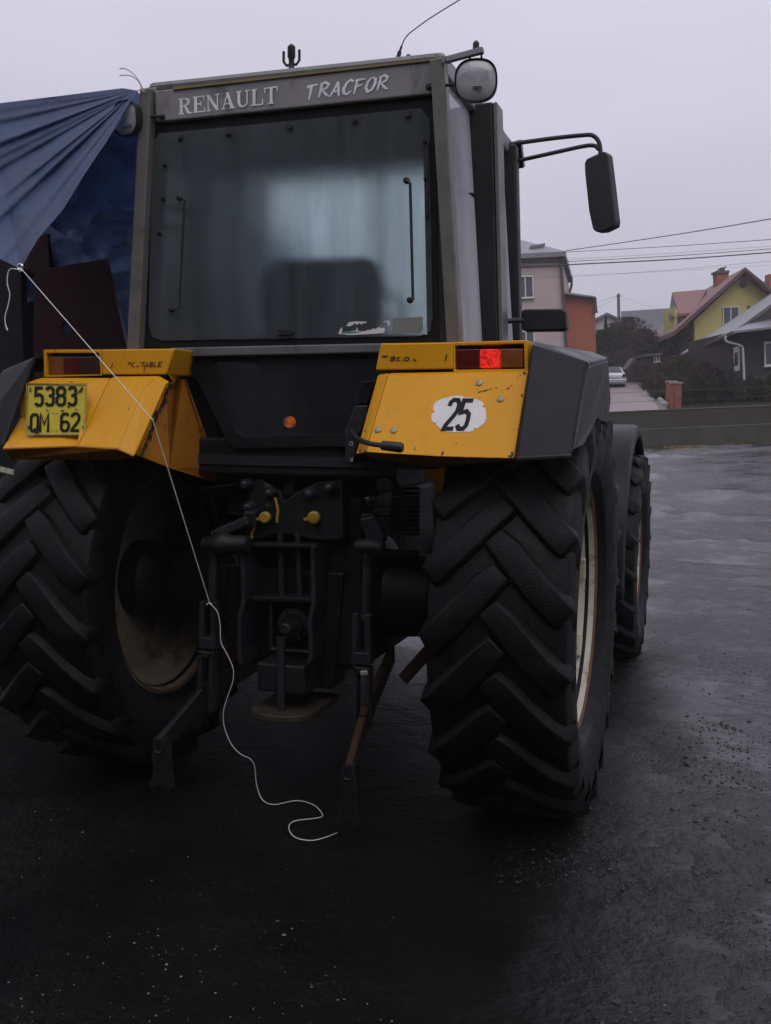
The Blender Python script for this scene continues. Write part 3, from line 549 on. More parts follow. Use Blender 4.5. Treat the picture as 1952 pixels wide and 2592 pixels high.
ml = pm('amber_reflection_glow', (.35, .10, .02), .5); lit(ml, (1.0, .20, .02), 1.0, 40)  # glow put on a small disc for the amber reflection in the lower glass
MB().lathe([(0, .025), (.02, .022), (.035, .013), (.04, .001)], PY(735, 1068, YR+.22), (0, -1, 0), 16).build('amber_glow', ml, T, smooth=True)
blotch([(650, 917), (724, 916), (718, 940), (722, 962), (708, 948), (690, 956), (660, 958)], pm('pale_patch_grey', (.20, .20, .21), .8), T, Y=YR+.10, name='pale_patch')  # flat pale patch just behind the lower window
for a in (((798, 926), (817, 925), (817, 930), (798, 931)), ((832, 926), (875, 923), (874, 935), (833, 937)), ((767, 1025), (775, 1022), (776, 1040), (769, 1046))): blotch(a, pm('pale_mark_grey', (.16, .165, .17), .6), T, Y=YR+.06, name='pale_mark')  # small flat pale marks behind the lower window

# ---- roof fittings
ar = MB().bar(PY(1130, 152, YR-.05), PY(1224, 127, YR-.05), .022, .024, up=(0, 1, 0)).build('lamp_bracket', m_head, T, bevel=.003)
MB().bar((.60, YR+.02, 2.965), PY(1133, 152, YR-.05), .022, .024).build('bracket_foot', m_head, ar)
MB().lathe([(0, .012), (.02, .012), (.028, .006)], PY(1205, 124, YR-.05), (0, 0, 1), 8).build('bolt', m_dark, ar)
def work_lamp(cx, cy, rx, ry, Y, tilt, label):
    c = PY(cx, cy, Y); kx = np.linalg.norm(PY(cx+rx, cy, Y)-c); kz = np.linalg.norm(PY(cx, cy+ry, Y)-c); n = 32
    def loop(k, e): return [np.array([math.copysign(abs(math.cos(a))**e, math.cos(a))*kx*k, 0, math.copysign(abs(math.sin(a))**e, math.sin(a))*kz*k]) for a in [2*math.pi*i/n for i in range(n)]]
    rot = np.array(Matrix.Rotation(tilt, 3, 'Z') @ Matrix.Rotation(R(4), 3, 'X'))
    secs = [(.0, .94, .78), (-.012, 1.0, .78), (.02, 1.0, .78), (.05, .86, .8), (.085, .55, .8), (.10, .2, 1)]
    vs = []; 
    for y, k, e in secs: vs += [c+rot @ (p+np.array([0, y, 0])) for p in loop(k, e)]
    fs = [(i*n+j, i*n+(j+1) % n, (i+1)*n+(j+1) % n, (i+1)*n+j) for i in range(len(secs)-1) for j in range(n)]+[tuple(range((len(secs)-1)*n, len(secs)*n))]
    h = MB().add(vs, fs).build('work_lamp', m_dark, T, smooth=True); h['label'] = label
    vs = []; se = [(-.004, .93), (-.010, .80), (-.015, .5), (-.017, .15)]
    for y, k in se: vs += [c+rot @ (p+np.array([0, y, 0])) for p in loop(k, .80)]
    fs = [(i*n+j, i*n+(j+1) % n, (i+1)*n+(j+1) % n, (i+1)*n+j) for i in range(3) for j in range(n)]+[tuple(range(3*n, 4*n))]
    MB().add(vs, fs).build('lens', m_lamp, h, smooth=True)
    q = [PY(cx-8, cy+13, Y-.02), PY(cx+14, cy+13, Y-.02), PY(cx+14, cy+20, Y-.02), PY(cx-8, cy+20, Y-.02)]
    MB().prism(q, (0, .004, 0)).build('bulb_glint', m_refl, h)
    return h
l1 = work_lamp(1205, 204, 53, 54, YR-.06, R(10), 'round-cornered work lamp hung from a roof bracket')
for x in (1190, 1219): MB().tube([PY(x, 128, YR-.045), PY(x, 156, YR-.045)], .004, 6).build('hanger', m_dark, l1)
MB().tube([PY(1088, 220, YR-.02), PY(1150, 214, YR-.03)], .006, 6).build('stay_rod', m_dark, l1)
l2 = work_lamp(319, 300, 37, 44, YR-.05, R(-14), 'dull work lamp half under the blue tarpaulin')
MB().tube([PY(352, 296, YR-.03), PY(414, 294, YR-.02)], .006, 6).build('stay_rod', m_dark, l2)
bm = MB(); c = PY(738, 184, -.30)
bm.lathe([(0, .02), (.012, .012), (.05, .011), (.06, .016), (.10, .016), (.11, .006)], c, (0, 0, 1), 12)
bm.tube([c+np.array([.034, 0, .085]), c+np.array([.034, 0, .045]), c+np.array([.022, 0, .03]), c+np.array([-.022, 0, .03]), c+np.array([-.034, 0, .045]), c+np.array([-.034, 0, .085])], .006, 6).build('beacon_socket', m_dark, T, smooth=True)
ap = [(1006, 158), (1009, 143), (1013, 128), (1022, 104), (1034, 87), (1058, 68), (1095, 42), (1163, 0), (1230, -40)]
MB().tube(spline([PY(x, y, -.25) for x, y in ap], 5), [.010, .010, .010, .010, .010]+[.0085]*5+[.0045]*3+[.0022]*(8*5-12), 6).build('antenna', m_dark, T, smooth=True)
for x, y in ((462, 222), (1034, 152)): MB().lathe([(0, .012), (.012, .012), (.02, .007)], PY(x, y, -.33), (0, 0, 1), 8).build('roof_bolt', m_dark, T)

# ---- mirrors
mir = MB(); mp_ = [(1484, 402), (1525, 383), (1533, 384), (1538, 392), (1546, 456), (1558, 559), (1556, 572), (1529, 585), (1508, 587), (1500, 580), (1490, 533), (1480, 439), (1479, 413)]
mo = MB().prism([PY(x, y, .80) for x, y in mp_], (.02, .055, 0)).build('wing_mirror', m_dark, T, bevel=.012, seg=3); mo['label'] = 'tall black wing mirror on a looped double arm'
MB().tube(spline([PX(1297, 364, .66), PY(1400, 350, .80), PY(1478, 342, .82), PY(1500, 343, .82), PY(1513, 354, .82), PY(1519, 372, .82), PY(1520, 395, .82)], 6), .0105, 8).build('mirror_arm', m_dark, mo, smooth=True)
MB().tube(spline([PX(1315, 406, .69), PY(1400, 387, .80), PY(1478, 370, .82), PY(1505, 369, .82), PY(1516, 378, .82)], 6), .0100, 8).build('mirror_arm', m_dark, mo, smooth=True)
MB().bar(PX(1312, 355, .68), PX(1320, 425, .69), .03, .05, up=(0, 1, 0)).build('mirror_mount', m_dark, mo, bevel=.004)
bx_ = [(1319, 788), (1326, 782), (1424, 781), (1433, 788), (1435, 830), (1428, 837), (1326, 838), (1319, 832)]
lb = MB().prism([PY(x, y, .30) for x, y in bx_], (0, .07, 0)).build('side_lamp_box', m_dark, T, bevel=.008); lb['label'] = 'black rounded box on a rod beside the cab'
MB().tube([PY(1276, 813, .22), PY(1322, 811, .30)], .012, 8).build('rod', m_dark, lb, smooth=True)
MB().tube([PY(1277, 786, .22), PY(1278, 840, .22)], [.010, .006], 8).build('clamp', m_dark, lb, smooth=True)

# ---- right mudguard
def mudguard(box, recess, pan, side, lab):
    pass
YT, YB = -.60, -.80
def plane3(a, b, c):
    n = unit(np.cross(np.subtract(b, a), np.subtract(c, a))); 
    if n[1] > 0: n = -n
    return (np.asarray(a), n)
rg = bpy.data.objects.new('rear_mudguard', None); COL.objects.link(rg); rg.parent = T; rg.empty_display_size = .1; rg['label'] = 'yellow mudguard with white 25 sticker and lit red lamp'
# lamp housing: text panel proud, recess frame beside it
MB().prism([PY(x, y, -.575) for x, y in ((963, 869), (1147, 866), (1147, 934), (950, 937))], (0, .34, .0)).build('lamp_housing', m_yel, rg, bevel=.006)
fr_o = [(1147.5, 866), (1336, 861), (1338, 942), (1147.5, 942)]; fr_i = [(1152, 875), (1326, 870), (1328, 934), (1152, 936)]
MB().ring([PY(x, y, -.570) for x, y in fr_o], [PY(x, y, -.570) for x, y in fr_i], (0, .10, 0)).build('lamp_frame', m_yel, rg, bevel=.004)
MB().prism([PY(x, y, -.47) for x, y in ((1140, 866), (1330, 861), (1332, 940), (1140, 940))], (0, .23, 0)).build('lamp_back', m_yel, rg)
def lamp_cells(cells, Y, par):
    for x0, x1, y0, y1, mt in cells:
        MB().prism([PY(x, y, Y) for x, y in ((x0, y0), (x1, y0-.5), (x1, y1), (x0, y1))], (0, .04, 0)).build('lamp_lens', mt, par, bevel=.003)
MB().prism([PY(x, y, -.525) for x, y in ((1150, 872), (1329, 867), (1331, 938), (1150, 939))], (0, .02, 0)).build('lamp_tray', m_dlens, rg)
lamp_cells([(1155, 1213, 884, 932, m_redoff), (1215, 1264, 884, 931, m_redon), (1267, 1324, 883, 930, m_amb)], -.562, rg)
a, b_, c_, d_ = PY(981, 951, YT), PY(1336, 945, YT), PY(1301, 1161, YB), PY(925, 1153, YB)
e_, f_ = PY(956, 951, YT+.035), PY(901, 1150, YB+.055)
rpl = plane3(a, b_, c_)
d_ = PP(925, 1145, *rpl)
pv = np.array([0, .035, .012])
c1 = PP(1118, 1156, *rpl)
MB().prism([a, b_, c_, c1, d_], pv).prism([e_, a-np.array([.0015, 0, 0]), d_-np.array([.0015, 0, 0]), f_], pv).build('panel', m_yel, rg, bevel=.004)
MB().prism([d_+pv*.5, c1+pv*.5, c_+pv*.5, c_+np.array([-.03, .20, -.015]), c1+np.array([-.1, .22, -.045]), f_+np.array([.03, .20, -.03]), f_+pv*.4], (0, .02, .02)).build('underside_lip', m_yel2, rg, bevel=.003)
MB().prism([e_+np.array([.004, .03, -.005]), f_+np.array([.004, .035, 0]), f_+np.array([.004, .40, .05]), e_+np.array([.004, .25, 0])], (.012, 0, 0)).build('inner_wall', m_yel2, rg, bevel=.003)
MB().bb((.47, -.30, 1.76), (1.03, .35, 1.80)).build('top_deck', m_ext, rg, bevel=.01)
stk = lambda x, y: (870+x/2.38, 840+y/2.38)
# the speed sticker: ragged white oval with black 25
n = 64; ov = []
for k in range(n):
    t_ = 2*math.pi*k/n; e = .82; rr = 1+.018*math.sin(7*t_)+random.uniform(-.03, .012)
    if k in (10, 27, 33, 50, 60): rr *= .90
    ov.append((1162+70*math.copysign(abs(math.cos(t_))**e, math.cos(t_))*rr, 1049+46*math.copysign(abs(math.sin(t_))**e, math.sin(t_))*rr))
stick = blotch(ov, m_white, rg, plane=rpl, lift=.0015, name='speed_sticker', label='ragged white oval sticker reading 25')
mb = MB(); qm = quadmap(stk(642, 402), stk(795, 402), stk(742, 597), stk(590, 597), rpl[0], rpl[1], .0022)
for k, (ch, x0, w_) in enumerate((('2', .0, .50), ('5', .50, .50))):
    for j, pl in enumerate(DIG[ch]):
        ribbon(mb, [((p[0]*w_), p[1]*1.28) for p in pl], .175, lambda u, v, l, x0=x0: qm(x0+u, v/1.28, l), (k*3+j)*.0001)
mb.build('numerals', m_blkprint, rg)
for x, y in ((817, 308), (945, 405), (207, 590), (303, 593)):
    c = PP(*stk(x, y), *rpl); MB().lathe([(0, .0135), (.004, .013), (.006, .009), (.006, .002)], c, rpl[1], 14).build('rivet', pm('zinc_rivet', (.28, .23, .12), .5, metal=.4, var=.3, scale=60), rg, smooth=True)
chipm = pm('chipped_paint', (.020, .014, .011), .7, var=.3)
def chips(pts, plane, par, r0=1.5, r1=4, f=stk):
    mb = MB(); n_ = unit(plane[1])
    for k, (x, y, rx, ry, an) in enumerate(pts):
        cx, cy = f(x, y); q = []
        for i in range(9):
            t_ = 2*math.pi*i/9; rr = random.uniform(.55, 1.2); ux, uy = rx*math.cos(t_)*rr, ry*math.sin(t_)*rr; q.append((cx+ux*math.cos(an)-uy*math.sin(an), cy+ux*math.sin(an)+uy*math.cos(an)))
        mb.add([PP(a_, b2, plane[0], n_)+n_*(.0012+k*.00003) for a_, b2 in q], [tuple(range(9))])
    tag(mb.build('paint_chip', chipm, par), kind='stuff')
chips([(820, 362, 6, 1.6, -.25), (850, 355, 8, 2.4, -.3), (885, 346, 5, 1.6, -.4), (920, 338, 3, 1, 0), (805, 345, 2, 1.2, 0), (990, 342, 5, 1.6, -.5), (1010, 325, 4, 1.1, -.8), (1045, 285, 6, .9, -1), (1065, 262, 6, .9, -1), (1090, 250, 5, 5, 0), (595, 735, 3, 7, .6), (680, 673, 2.4, 1.5, 0), (1015, 735, 4, 9, .2), (1005, 752, 6, 3, 0), (930, 760, 8, 1.4, 0), (860, 760, 5, 1, 0), (740, 757, 5, 1, 0), (700, 755, 4, 1.6, .5), (1075, 385, 3, 4, 0), (1050, 590, 2, 2, 0), (1025, 590, 1.5, 1.5, 0), (950, 355, 1.4, 1, 0), (375, 480, 1.2, 1.2, 0), (375, 590, 1.2, 1.2, 0), (430, 705, 1, 6, .3), (100, 715, 3, 5, .6), (130, 600, 2, 4, .2), (140, 500, 2, 5, .2), (1080, 700, 2, 6, .2), (640, 752, 3, 1.5, 0)], rpl, rg)
# worn remains of lettering on the housing: drawn strokes
hb = (np.array([0, -.5755, 0]), np.array([0, -1., 0]))
def scrawl(strokes, f, plane, par, mat=m_blkprint, w=5.2, nm='lettering'):
    mb = MB()
    for k, s__ in enumerate(strokes):
        mp2 = lambda u, v, l: PP(u, v, plane[0], plane[1])+unit(plane[1])*(.0015+l)
        ribbon(mb, [f(*p) for p in s__], w, mp2, k*.00008)
    return mb.build(nm, mat, par)
s5 = lambda x, y: (870+x/2.38, 840+y/2.38)
scrawl([[(232, 148), (268, 146)], [(238, 150), (234, 156)], [(252, 150), (246, 156)], [(264, 150), (262, 156)],
        [(284, 152), (306, 150), (310, 160), (304, 174)], [(304, 160), (286, 164), (284, 173), (300, 174)], [(342, 153), (326, 156), (322, 170), (338, 174)], [(348, 173), (356, 174)],
        [(374, 153), (366, 164), (370, 174), (386, 174), (396, 162), (390, 152), (374, 153)], [(428, 160), (422, 166), (428, 173), (440, 172)], [(548, 172), (554, 172)], [(624, 138), (612, 174)], [(616, 146), (626, 142)]], s5, hb, rg, w=2.7)
# grey plastic extension over the tyre
A, B2, C2, D2 = PY(1345, 876, -.588), PY(1486, 918, -.585), PY(1447, 1154, -.80), PY(1303, 1162, -.80)
D2 = PP(1304, 1161, *plane3(A, B2, C2))
T2 = PX(1538, 905, B2[0]+.005); T0, T1 = PY(1338, 862, -.56), PZ(1418, 861, 1.905)+np.array([0, .0, 0])
T1 = np.array([A[0]+.02, T2[1]+.2, T2[2]+.04]); X3 = B2[0]+.008
ex = MB(); ex.prism([A, B2, C2, D2], (0, .03, .008)); ex.build('mudguard_extension', m_ext, rg, bevel=.010, seg=3)
MB().prism([A+np.array([0, .004, .003]), B2+np.array([.002, .004, .003]), T2, T1+np.array([.10, 0, -.005]), T1, T0+np.array([.02, .03, .002])], (0, .004, -.022)).build('extension_top', m_ext, rg, bevel=.006)
MB().prism([B2+np.array([.004, .03, -.01]), T2+np.array([.003, 0, -.01]), np.array([X3, T2[1]+.14, 1.70]), np.array([X3, T2[1]+.06, 1.60]), np.array([X3-.002, -.30, 1.62]), np.array([X3-.005, -.62, 1.53]), C2+np.array([.006, .03, .02])], (-.018, 0, 0)).build('extension_side', m_dark, rg, bevel=.006)
MB().bar(C2+np.array([-.002, .01, .0]), D2+np.array([0, .01, 0]), .03, .014).build('extension_lip', m_dark, rg, bevel=.004)

# ---- lever console beside the right mudguard
z5 = lambda x, y: (600+x/2.38, 800+y/2.38)
con = MB().prism([PY(*z5(x, y), -.56) for x, y in ((744, 392), (838, 384), (788, 532), (708, 538))], (.0, .20, 0)).build('lever_console', m_ext, T, bevel=.006)
MB().prism([PY(*z5(x, y), -.565) for x, y in ((708, 540), (788, 534), (775, 640), (735, 720), (722, 800), (700, 890), (652, 890), (650, 690))], (0, .2, 0)).build('console_lower', m_dark, con, bevel=.006)
mark = pm('white_marking', (.5, .5, .52), .6)
scrawl([[(682, 756), (682, 780)], [(682, 757), (696, 758), (698, 770), (694, 780), (682, 780)]], z5, nY(-.566), con, mark, 1.7)
scrawl([[(684, 856), (696, 866), (698, 852)], [(682, 872), (698, 872)]], z5, nY(-.566), con, mark, 1.7)
lv = [PY(*z5(x, y), Yy) for x, y, Yy in ((690, 690, -.58), (708, 716, -.66), (740, 746, -.78), (800, 768, -.88), (876, 779, -.90))]
lev = MB().tube(spline(lv, 6), .009, 10).build('control_lever', m_dark, T, smooth=True)
MB().tube([PY(*z5(868, 777), -.90), PY(*z5(876, 779), -.90), PY(*z5(985, 792), -.905), PY(*z5(1000, 793), -.905)], [.012, .0165, .0185, .014], 14).build('lever_grip', m_dark, lev, smooth=True)

# ---- left mudguard
lgm = bpy.data.objects.new('rear_mudguard', None); COL.objects.link(lgm); lgm.parent = T; lgm.empty_display_size = .1; lgm['label'] = 'yellow mudguard carrying the yellow number plate'
q = lambda x, y: (x/2.975, 850+y/2.975)
MB().prism([PY(*q(x, y), -.575) for x, y in ((765, 102), (1318, 96), (1258, 268), (1250, 292), (770, 294))], (0, .34, 0)).build('lamp_housing', m_yel, lgm, bevel=.006)
MB().prism([PY(*q(1322, 98), -.57), PY(*q(1262, 292), -.57), PY(*q(1300, 345), -.50), PY(*q(1345, 320), -.42), PY(*q(1362, 168), -.42)], (-.02, .05, 0)).build('housing_cheek', m_yel, lgm, bevel=.004)
fo = [q(*p) for p in ((328, 104), (764, 102), (768, 300), (330, 312))]; fi = [q(*p) for p in ((348, 130), (745, 128), (757, 292), (352, 296))]
MB().ring([PY(x, y, -.570) for x, y in fo], [PY(x, y, -.570) for x, y in fi], (0, .10, 0)).build('lamp_frame', m_yel, lgm, bevel=.004)
MB().prism([PY(*q(x, y), -.47) for x, y in ((335, 106), (770, 104), (770, 305), (335, 308))], (0, .23, 0)).build('lamp_back', m_yel, lgm)
MB().prism([PY(*q(x, y), -.525) for x, y in ((342, 122), (762, 120), (764, 300), (345, 304))], (0, .02, 0)).build('lamp_tray', m_dlens, lgm)
lamp_cells([(q(358, 0)[0], q(478, 0)[0], q(0, 158)[1], q(0, 292)[1], m_amb), (q(481, 0)[0], q(600, 0)[0], q(0, 158)[1], q(0, 292)[1], m_redoff), (q(603, 0)[0], q(750, 0)[0], q(0, 158)[1], q(0, 292)[1], m_dlens)], -.556, lgm)
scrawl([[(852, 205), (840, 238)], [(838, 236), (836, 242)],
        [(962, 202), (988, 200), (982, 214), (968, 216)], [(1018, 200), (1004, 204), (994, 222), (1000, 232), (1016, 232)], [(1026, 232), (1042, 232), (1050, 224)], [(1058, 200), (1060, 206)],
        [(1066, 200), (1100, 198)], [(1084, 200), (1074, 234)], [(1090, 234), (1112, 198), (1116, 234)], [(1098, 222), (1116, 222)], [(1136, 198), (1126, 232)], [(1136, 198), (1154, 200), (1150, 213), (1132, 215)], [(1132, 215), (1152, 218), (1146, 232), (1126, 233)],
        [(1172, 197), (1162, 232), (1184, 231)], [(1228, 195), (1202, 197), (1192, 231), (1218, 230)], [(1198, 214), (1218, 212)], [(1098, 228), (1084, 272)]], q, hb, lgm, w=2.0)
lp = {k: PY(*q(*p), Y) for k, (p, Y) in {'tl': ((318, 322), YT), 'tm': ((828, 322), YT), 'tr': ((1170, 318), YT), 'tre': ((1248, 362), YT-.012), 'ol': ((160, 366), YT-.02), 'bl': ((25, 848), YB), 'bm': ((580, 832), YB+.012), 'bk': ((884, 850), YB), 'br': ((1008, 905), YB+.02), 'k': ((1085, 395), YT-.02)}.items()}
lpl = plane3(lp['tm'], lp['tr'], lp['bk'])
lp['tm'] = PP(*q(828, 322), *lpl); lp['bm'] = PP(*q(585, 832), *lpl); lp['bl'] = PP(*q(25, 850), *lpl); lp['bk'] = PP(*q(884, 850), *lpl)
w_ = np.array([0, .03, .01])
MB().prism([lp['tm'], lp['tr'], PP(*q(1085, 395), *lpl), lp['bk'], lp['bm']], w_).build('panel', m_yel, lgm, bevel=.004)
kk = PP(*q(1085, 395), *lpl); e0 = np.array([.0015, 0, 0])
MB().add([kk, lp['tr'], lp['tre'], lp['br'], lp['bk']]+[p+w_ for p in (kk, lp['tr'], lp['tre'], lp['br'], lp['bk'])], [(0, 1, 2), (0, 2, 3, 4), (5, 7, 6), (5, 9, 8, 7), (0, 5, 6, 1), (1, 6, 7, 2), (2, 7, 8, 3), (3, 8, 9, 4), (4, 9, 5, 0)]).build('panel_return', m_yel, lgm, bevel=.003)
# recess for the number plate
back = YT-.035
rb_ = {'a': PY(*q(160, 366), back), 'b': PY(*q(662, 358), back), 'c': PY(*q(650, 700), back-.01), 'd': PY(*q(160, 620), back-.01)}
MB().add([rb_['a'], rb_['b'], rb_['c'], rb_['d'], lp['bl'], lp['bm'], lp['tm'], lp['tl']], [(0, 1, 2, 3), (3, 2, 5, 4), (1, 6, 5, 2), (7, 6, 1, 0)]).build('plate_recess', m_yel, lgm, solid=.006)
bott = [lp['bl'], lp['bm'], lp['bk'], lp['br']]
vs = bott+[PY(*q(1012, 915), -.70), PY(*q(880, 928), -.72), PY(*q(92, 928), -.74)]
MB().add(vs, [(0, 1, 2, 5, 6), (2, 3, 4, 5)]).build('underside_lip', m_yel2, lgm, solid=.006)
MB().prism([PP(*q(x, y), *plane3(lp['bl'], lp['bm'], rb_['c']))+np.array([0, -.006, .002]) for x, y in ((240, 790), (262, 786), (415, 788), (432, 797), (420, 812), (385, 820), (240, 823))], (0, .004, 0)).build('plate_lamp_slot', m_blkprint, lgm)
pl_ = [PY(*q(x, y), -.705) for x, y in ((207, 358), (655, 364), (640, 742), (625, 752), (200, 748), (197, 372))]
plate = MB().prism([PY(*q(x, y), Y) for (x, y), Y in (((205, 358), -.715), ((655, 364), -.715), ((642, 742), -.758), ((632, 752), -.760), ((200, 748), -.760), ((197, 372), -.716))], (0, .003, 0)).build('number_plate', m_plate, lgm, bevel=.001)
plate['label'] = 'scratched yellow number plate reading 5383 QM 62'
ppl = plane3(PY(*q(205, 358), -.716), PY(*q(655, 364), -.716), PY(*q(200, 748), -.7605))
mb = MB()
def digits(row, quadz, w):
    qm = quadmap(*[q(*p) for p in quadz], ppl[0], ppl[1], .0025)
    asp = (quadz[1][0]-quadz[0][0])/(quadz[3][1]-quadz[0][1])
    for k, (ch, x0, x1) in enumerate(row):
        for j, pl in enumerate(DIG[ch]):
            ribbon(mb, [(p[0]*(x1-x0)*asp, p[1]) for p in pl], w, lambda u, v, l, x0=x0: qm(x0+u/asp, v, l), (k*3+j)*.00008)
digits([('5', 0, .225), ('3', .25, .475), ('8', .51, .735), ('3', .775, 1.0)], ((262, 382), (586, 380), (582, 528), (260, 532)), .145)
digits([('Q', 0, .17), ('M', .19, .375), ('6', .60, .79), ('2', .81, 1.0)], ((232, 586), (610, 578), (606, 722), (228, 728)), .145)
mb.build('plate_characters', m_blkprint, plate)
pr = MB(); fo = [(205, 358), (655, 364), (640, 748), (200, 750)]; fi_ = [(212, 366), (647, 371), (632, 740), (207, 742)]
pr.ring([PP(*q(*p), *ppl)+ppl[1]*.001 for p in fo], [PP(*q(*p), *ppl)+ppl[1]*.001 for p in fi_], ppl[1]*.0025).build('plate_rim', pm('plate_rim', (.32, .27, .06), .5, dirt=(.08, .06, .04), damt=.5), plate)
chips([(230, 405, 3, 7, 0), (608, 412, 4, 11, .5), (515, 535, 4, 3, .8), (470, 565, 7, 3, -.3), (355, 560, 4, 2, -.4), (575, 555, 4, 1.5, 0), (220, 690, 4, 5, 0), (625, 688, 3, 3, 0), (400, 583, 5, 1, 0), (430, 585, 3, 1, 0), (360, 715, 3, 1.5, 0), (395, 716, 3, 1, 0), (425, 716, 3, 1, 0), (540, 350, 5, 1.5, 0)], (ppl[0]+ppl[1]*.0025, ppl[1]), plate, f=q)
chips([(88, 835, 2, 2, .3), (340, 836, 1.8, 1.8, 0), (680, 575, 1.2, 2, 0)], lpl, lgm, f=q)
# inner wall, dirty at the bottom
ipl = plane3(lp['tre'], lp['br'], PX(548, 1215, -.44))
iw_ = [lp['tre']+np.array([.004, .02, 0]), PY(*q(1345, 335), -.42), PX(*q(1400, 330), -.41), PX(*q(1640, 985), -.40), PX(548, 1222, -.42), PY(*q(1300, 1000), -.60), lp['br']+np.array([.004, .03, 0])]
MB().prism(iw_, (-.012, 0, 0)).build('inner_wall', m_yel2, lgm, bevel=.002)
rag = MB(); rr = random.Random(3)
for k in range(46):
    t_ = k/45; p = lp['tre']*(1-t_)+lp['br']*t_; p = p+np.array([.006, .012+rr.uniform(0, .03), rr.uniform(-.01, .01)]); s = rr.uniform(.004, .014)
    rag.add([p+np.array([.002+k*.00005, rr.uniform(.4, 1.2)*s*math.cos(a), rr.uniform(.5, 1.3)*s*math.sin(a)]) for a in [2*math.pi*i/7 for i in range(7)]], [tuple(range(7))])
tag(rag.build('paint_chip', chipm, lgm), kind='stuff')
MB().bb((-1.03, -.30, 1.76), (-.47, .35, 1.80)).build('top_deck', m_ext, lgm, bevel=.01)
MB().prism([(-1.055, -.60, 1.86), (-1.24, -.58, 1.80), (-1.24, -.80, 1.50), (-1.065, -.80, 1.49)], (0, .03, .008)).build('mudguard_extension', m_ext, lgm, bevel=.01)
MB().prism([(-1.055, -.58, 1.866), (-1.245, -.57, 1.806), (-1.25, -.1, 1.85), (-1.06, .1, 1.90)], (0, .004, -.02)).build('extension_top', m_ext, lgm, bevel=.006)

# ---- hitch and linkage (centre plane X = 0)
YH = -.34
hp = lambda x, y: (480+x/2.777, 1150+y/2.777)
MB().prism([PY(*hp(x, y), YH) for x, y in ((400, 195), (500, 172), (640, 262), (660, 330), (745, 270), (760, 262), (905, 190), (1072, 180), (1084, 600), (930, 612), (650, 560), (440, 600))], (0, .10, 0)).build('top_link_bracket', m_steel, T, bevel=.008)
brk = bpy.data.objects['top_link_bracket']
for x, y in ((410, 210), (580, 270), (430, 370), (860, 275), (1000, 235)): MB().lathe([(0, .026), (.02, .026), (.03, .018), (.045, .016), (.05, .008)], PY(*hp(x, y), YH), (0, -1, 0), 12).build('bolt_head', m_rod, brk, smooth=True)
for x, y, r_ in ((890, 440, .026), (548, 440, .024)):
    cpp = MB().lathe([(0, r_*.7), (.012, r_*.7), (.014, r_), (.032, r_), (.036, r_*.8), (.036, r_*.35)], PY(*hp(x, y), YH), (0, -1, 0), 18).build('coupling_cap', m_cap, T, smooth=True)
    MB().bar(PY(*hp(x-30, y+8), YH-.03), PY(*hp(x-88, y+16), YH-.03), .012, .006, up=(0, 1, 0)).build('cap_tab', m_cap, cpp)
for pts in (((600, 305), (612, 350), (622, 400), (616, 440), (616, 478)), ((438, 400), (448, 450), (450, 520), (436, 560), (438, 590))):
    MB().tube(spline([PY(*hp(*p), YH-.02) for p in pts], 5), .006, 6).build('cap_strap', m_cap, T, smooth=True)
ym = pm('faded_yellow_marking', (.16, .11, .02), .7, var=.3)
scrawl([[(534, 210), (524, 220), (534, 232), (546, 222), (534, 210)], [(552, 232), (552, 212), (566, 232), (566, 212)]], hp, nY(YH), brk, ym, 1.2)
scrawl([[(546, 344), (536, 356), (546, 368), (558, 356), (546, 344)], [(570, 368), (570, 344)]], hp, nY(YH), brk, ym, 1.2)
for pts in (((425, 630), (432, 800), (437, 1010), (406, 1118), (408, 1350), (420, 1450)), ((915, 636), (918, 800), (920, 1030), (895, 1148), (905, 1390), (880, 1440))):
    a_ = [PY(*hp(*p), YH+.0) for p in pts]; b = MB()
    for k in range(len(a_)-1): b.bar(a_[k], a_[k+1], .020, .16, up=(1, 0, 0) if 0 else (0, 1, 0))
    b.build('hitch_side_plate', m_rod, T, bevel=.003)
for x in (640, 765): MB().bar(PY(*hp(x, 555), YH+.01), PY(*hp(x+18, 1000), YH+.01), .022, .03, up=(0, 1, 0)).build('hitch_bar', m_rod, T, bevel=.003)
MB().bar(PY(*hp(480, 1000), YH-.01), PY(*hp(920, 1016), YH-.01), .10, .018).build('hitch_crossbar', m_steel, T, bevel=.003)
MB().bar(PY(*hp(450, 630), YH-.01), PY(*hp(920, 640), YH-.01), .08, .016).build('hitch_crossbar', m_steel, T, bevel=.003)
pc = PY(*hp(750, 1190), YH+.02)
MB().ring([pc+np.array([x*.105, 0, z*.115]) for x, z in ((-1, -1), (1, -1), (1, 1), (-1, 1))], [pc+np.array([x*.088, 0, z*.098]) for x, z in ((-1, -1), (1, -1), (1, 1), (-1, 1))], (0, -.05, 0)).build('power_shaft_guard', m_steel, T, bevel=.01)
MB().lathe([(0, .075), (.03, .07), (.035, .05), (.05, .045), (.05, .026), (.12, .024), (.125, .018)], pc, (0, -1, 0), 24).build('power_take_off_shaft', m_steel, T, smooth=True)
for k in range(6): a_ = 2*math.pi*k/6; MB().lathe([(0, .009), (.012, .008)], pc+np.array([.058*math.cos(a_), -.03, .058*math.sin(a_)]), (0, -1, 0), 6).build('flange_bolt', m_rod, T)
j = lambda x, y: (350+x/2.563, 1650+y/2.563); jw = MB()
jc = PY(*j(940, 370), -.45)
arc_ = [jc+np.array([.135*math.cos(a_), -.10*max(0, math.sin(a_)), 0]) for a_ in np.linspace(0, math.pi, 14)]
MB().prism([p for p in arc_]+[jc+np.array([-.135, .3, 0]), jc+np.array([.135, .3, 0])], (0, 0, -.03)).build('hitch_jaw', pm('worn_rusty_yellow', (.022, .014, .006), .65, var=.4, scale=14), T, bevel=.006)
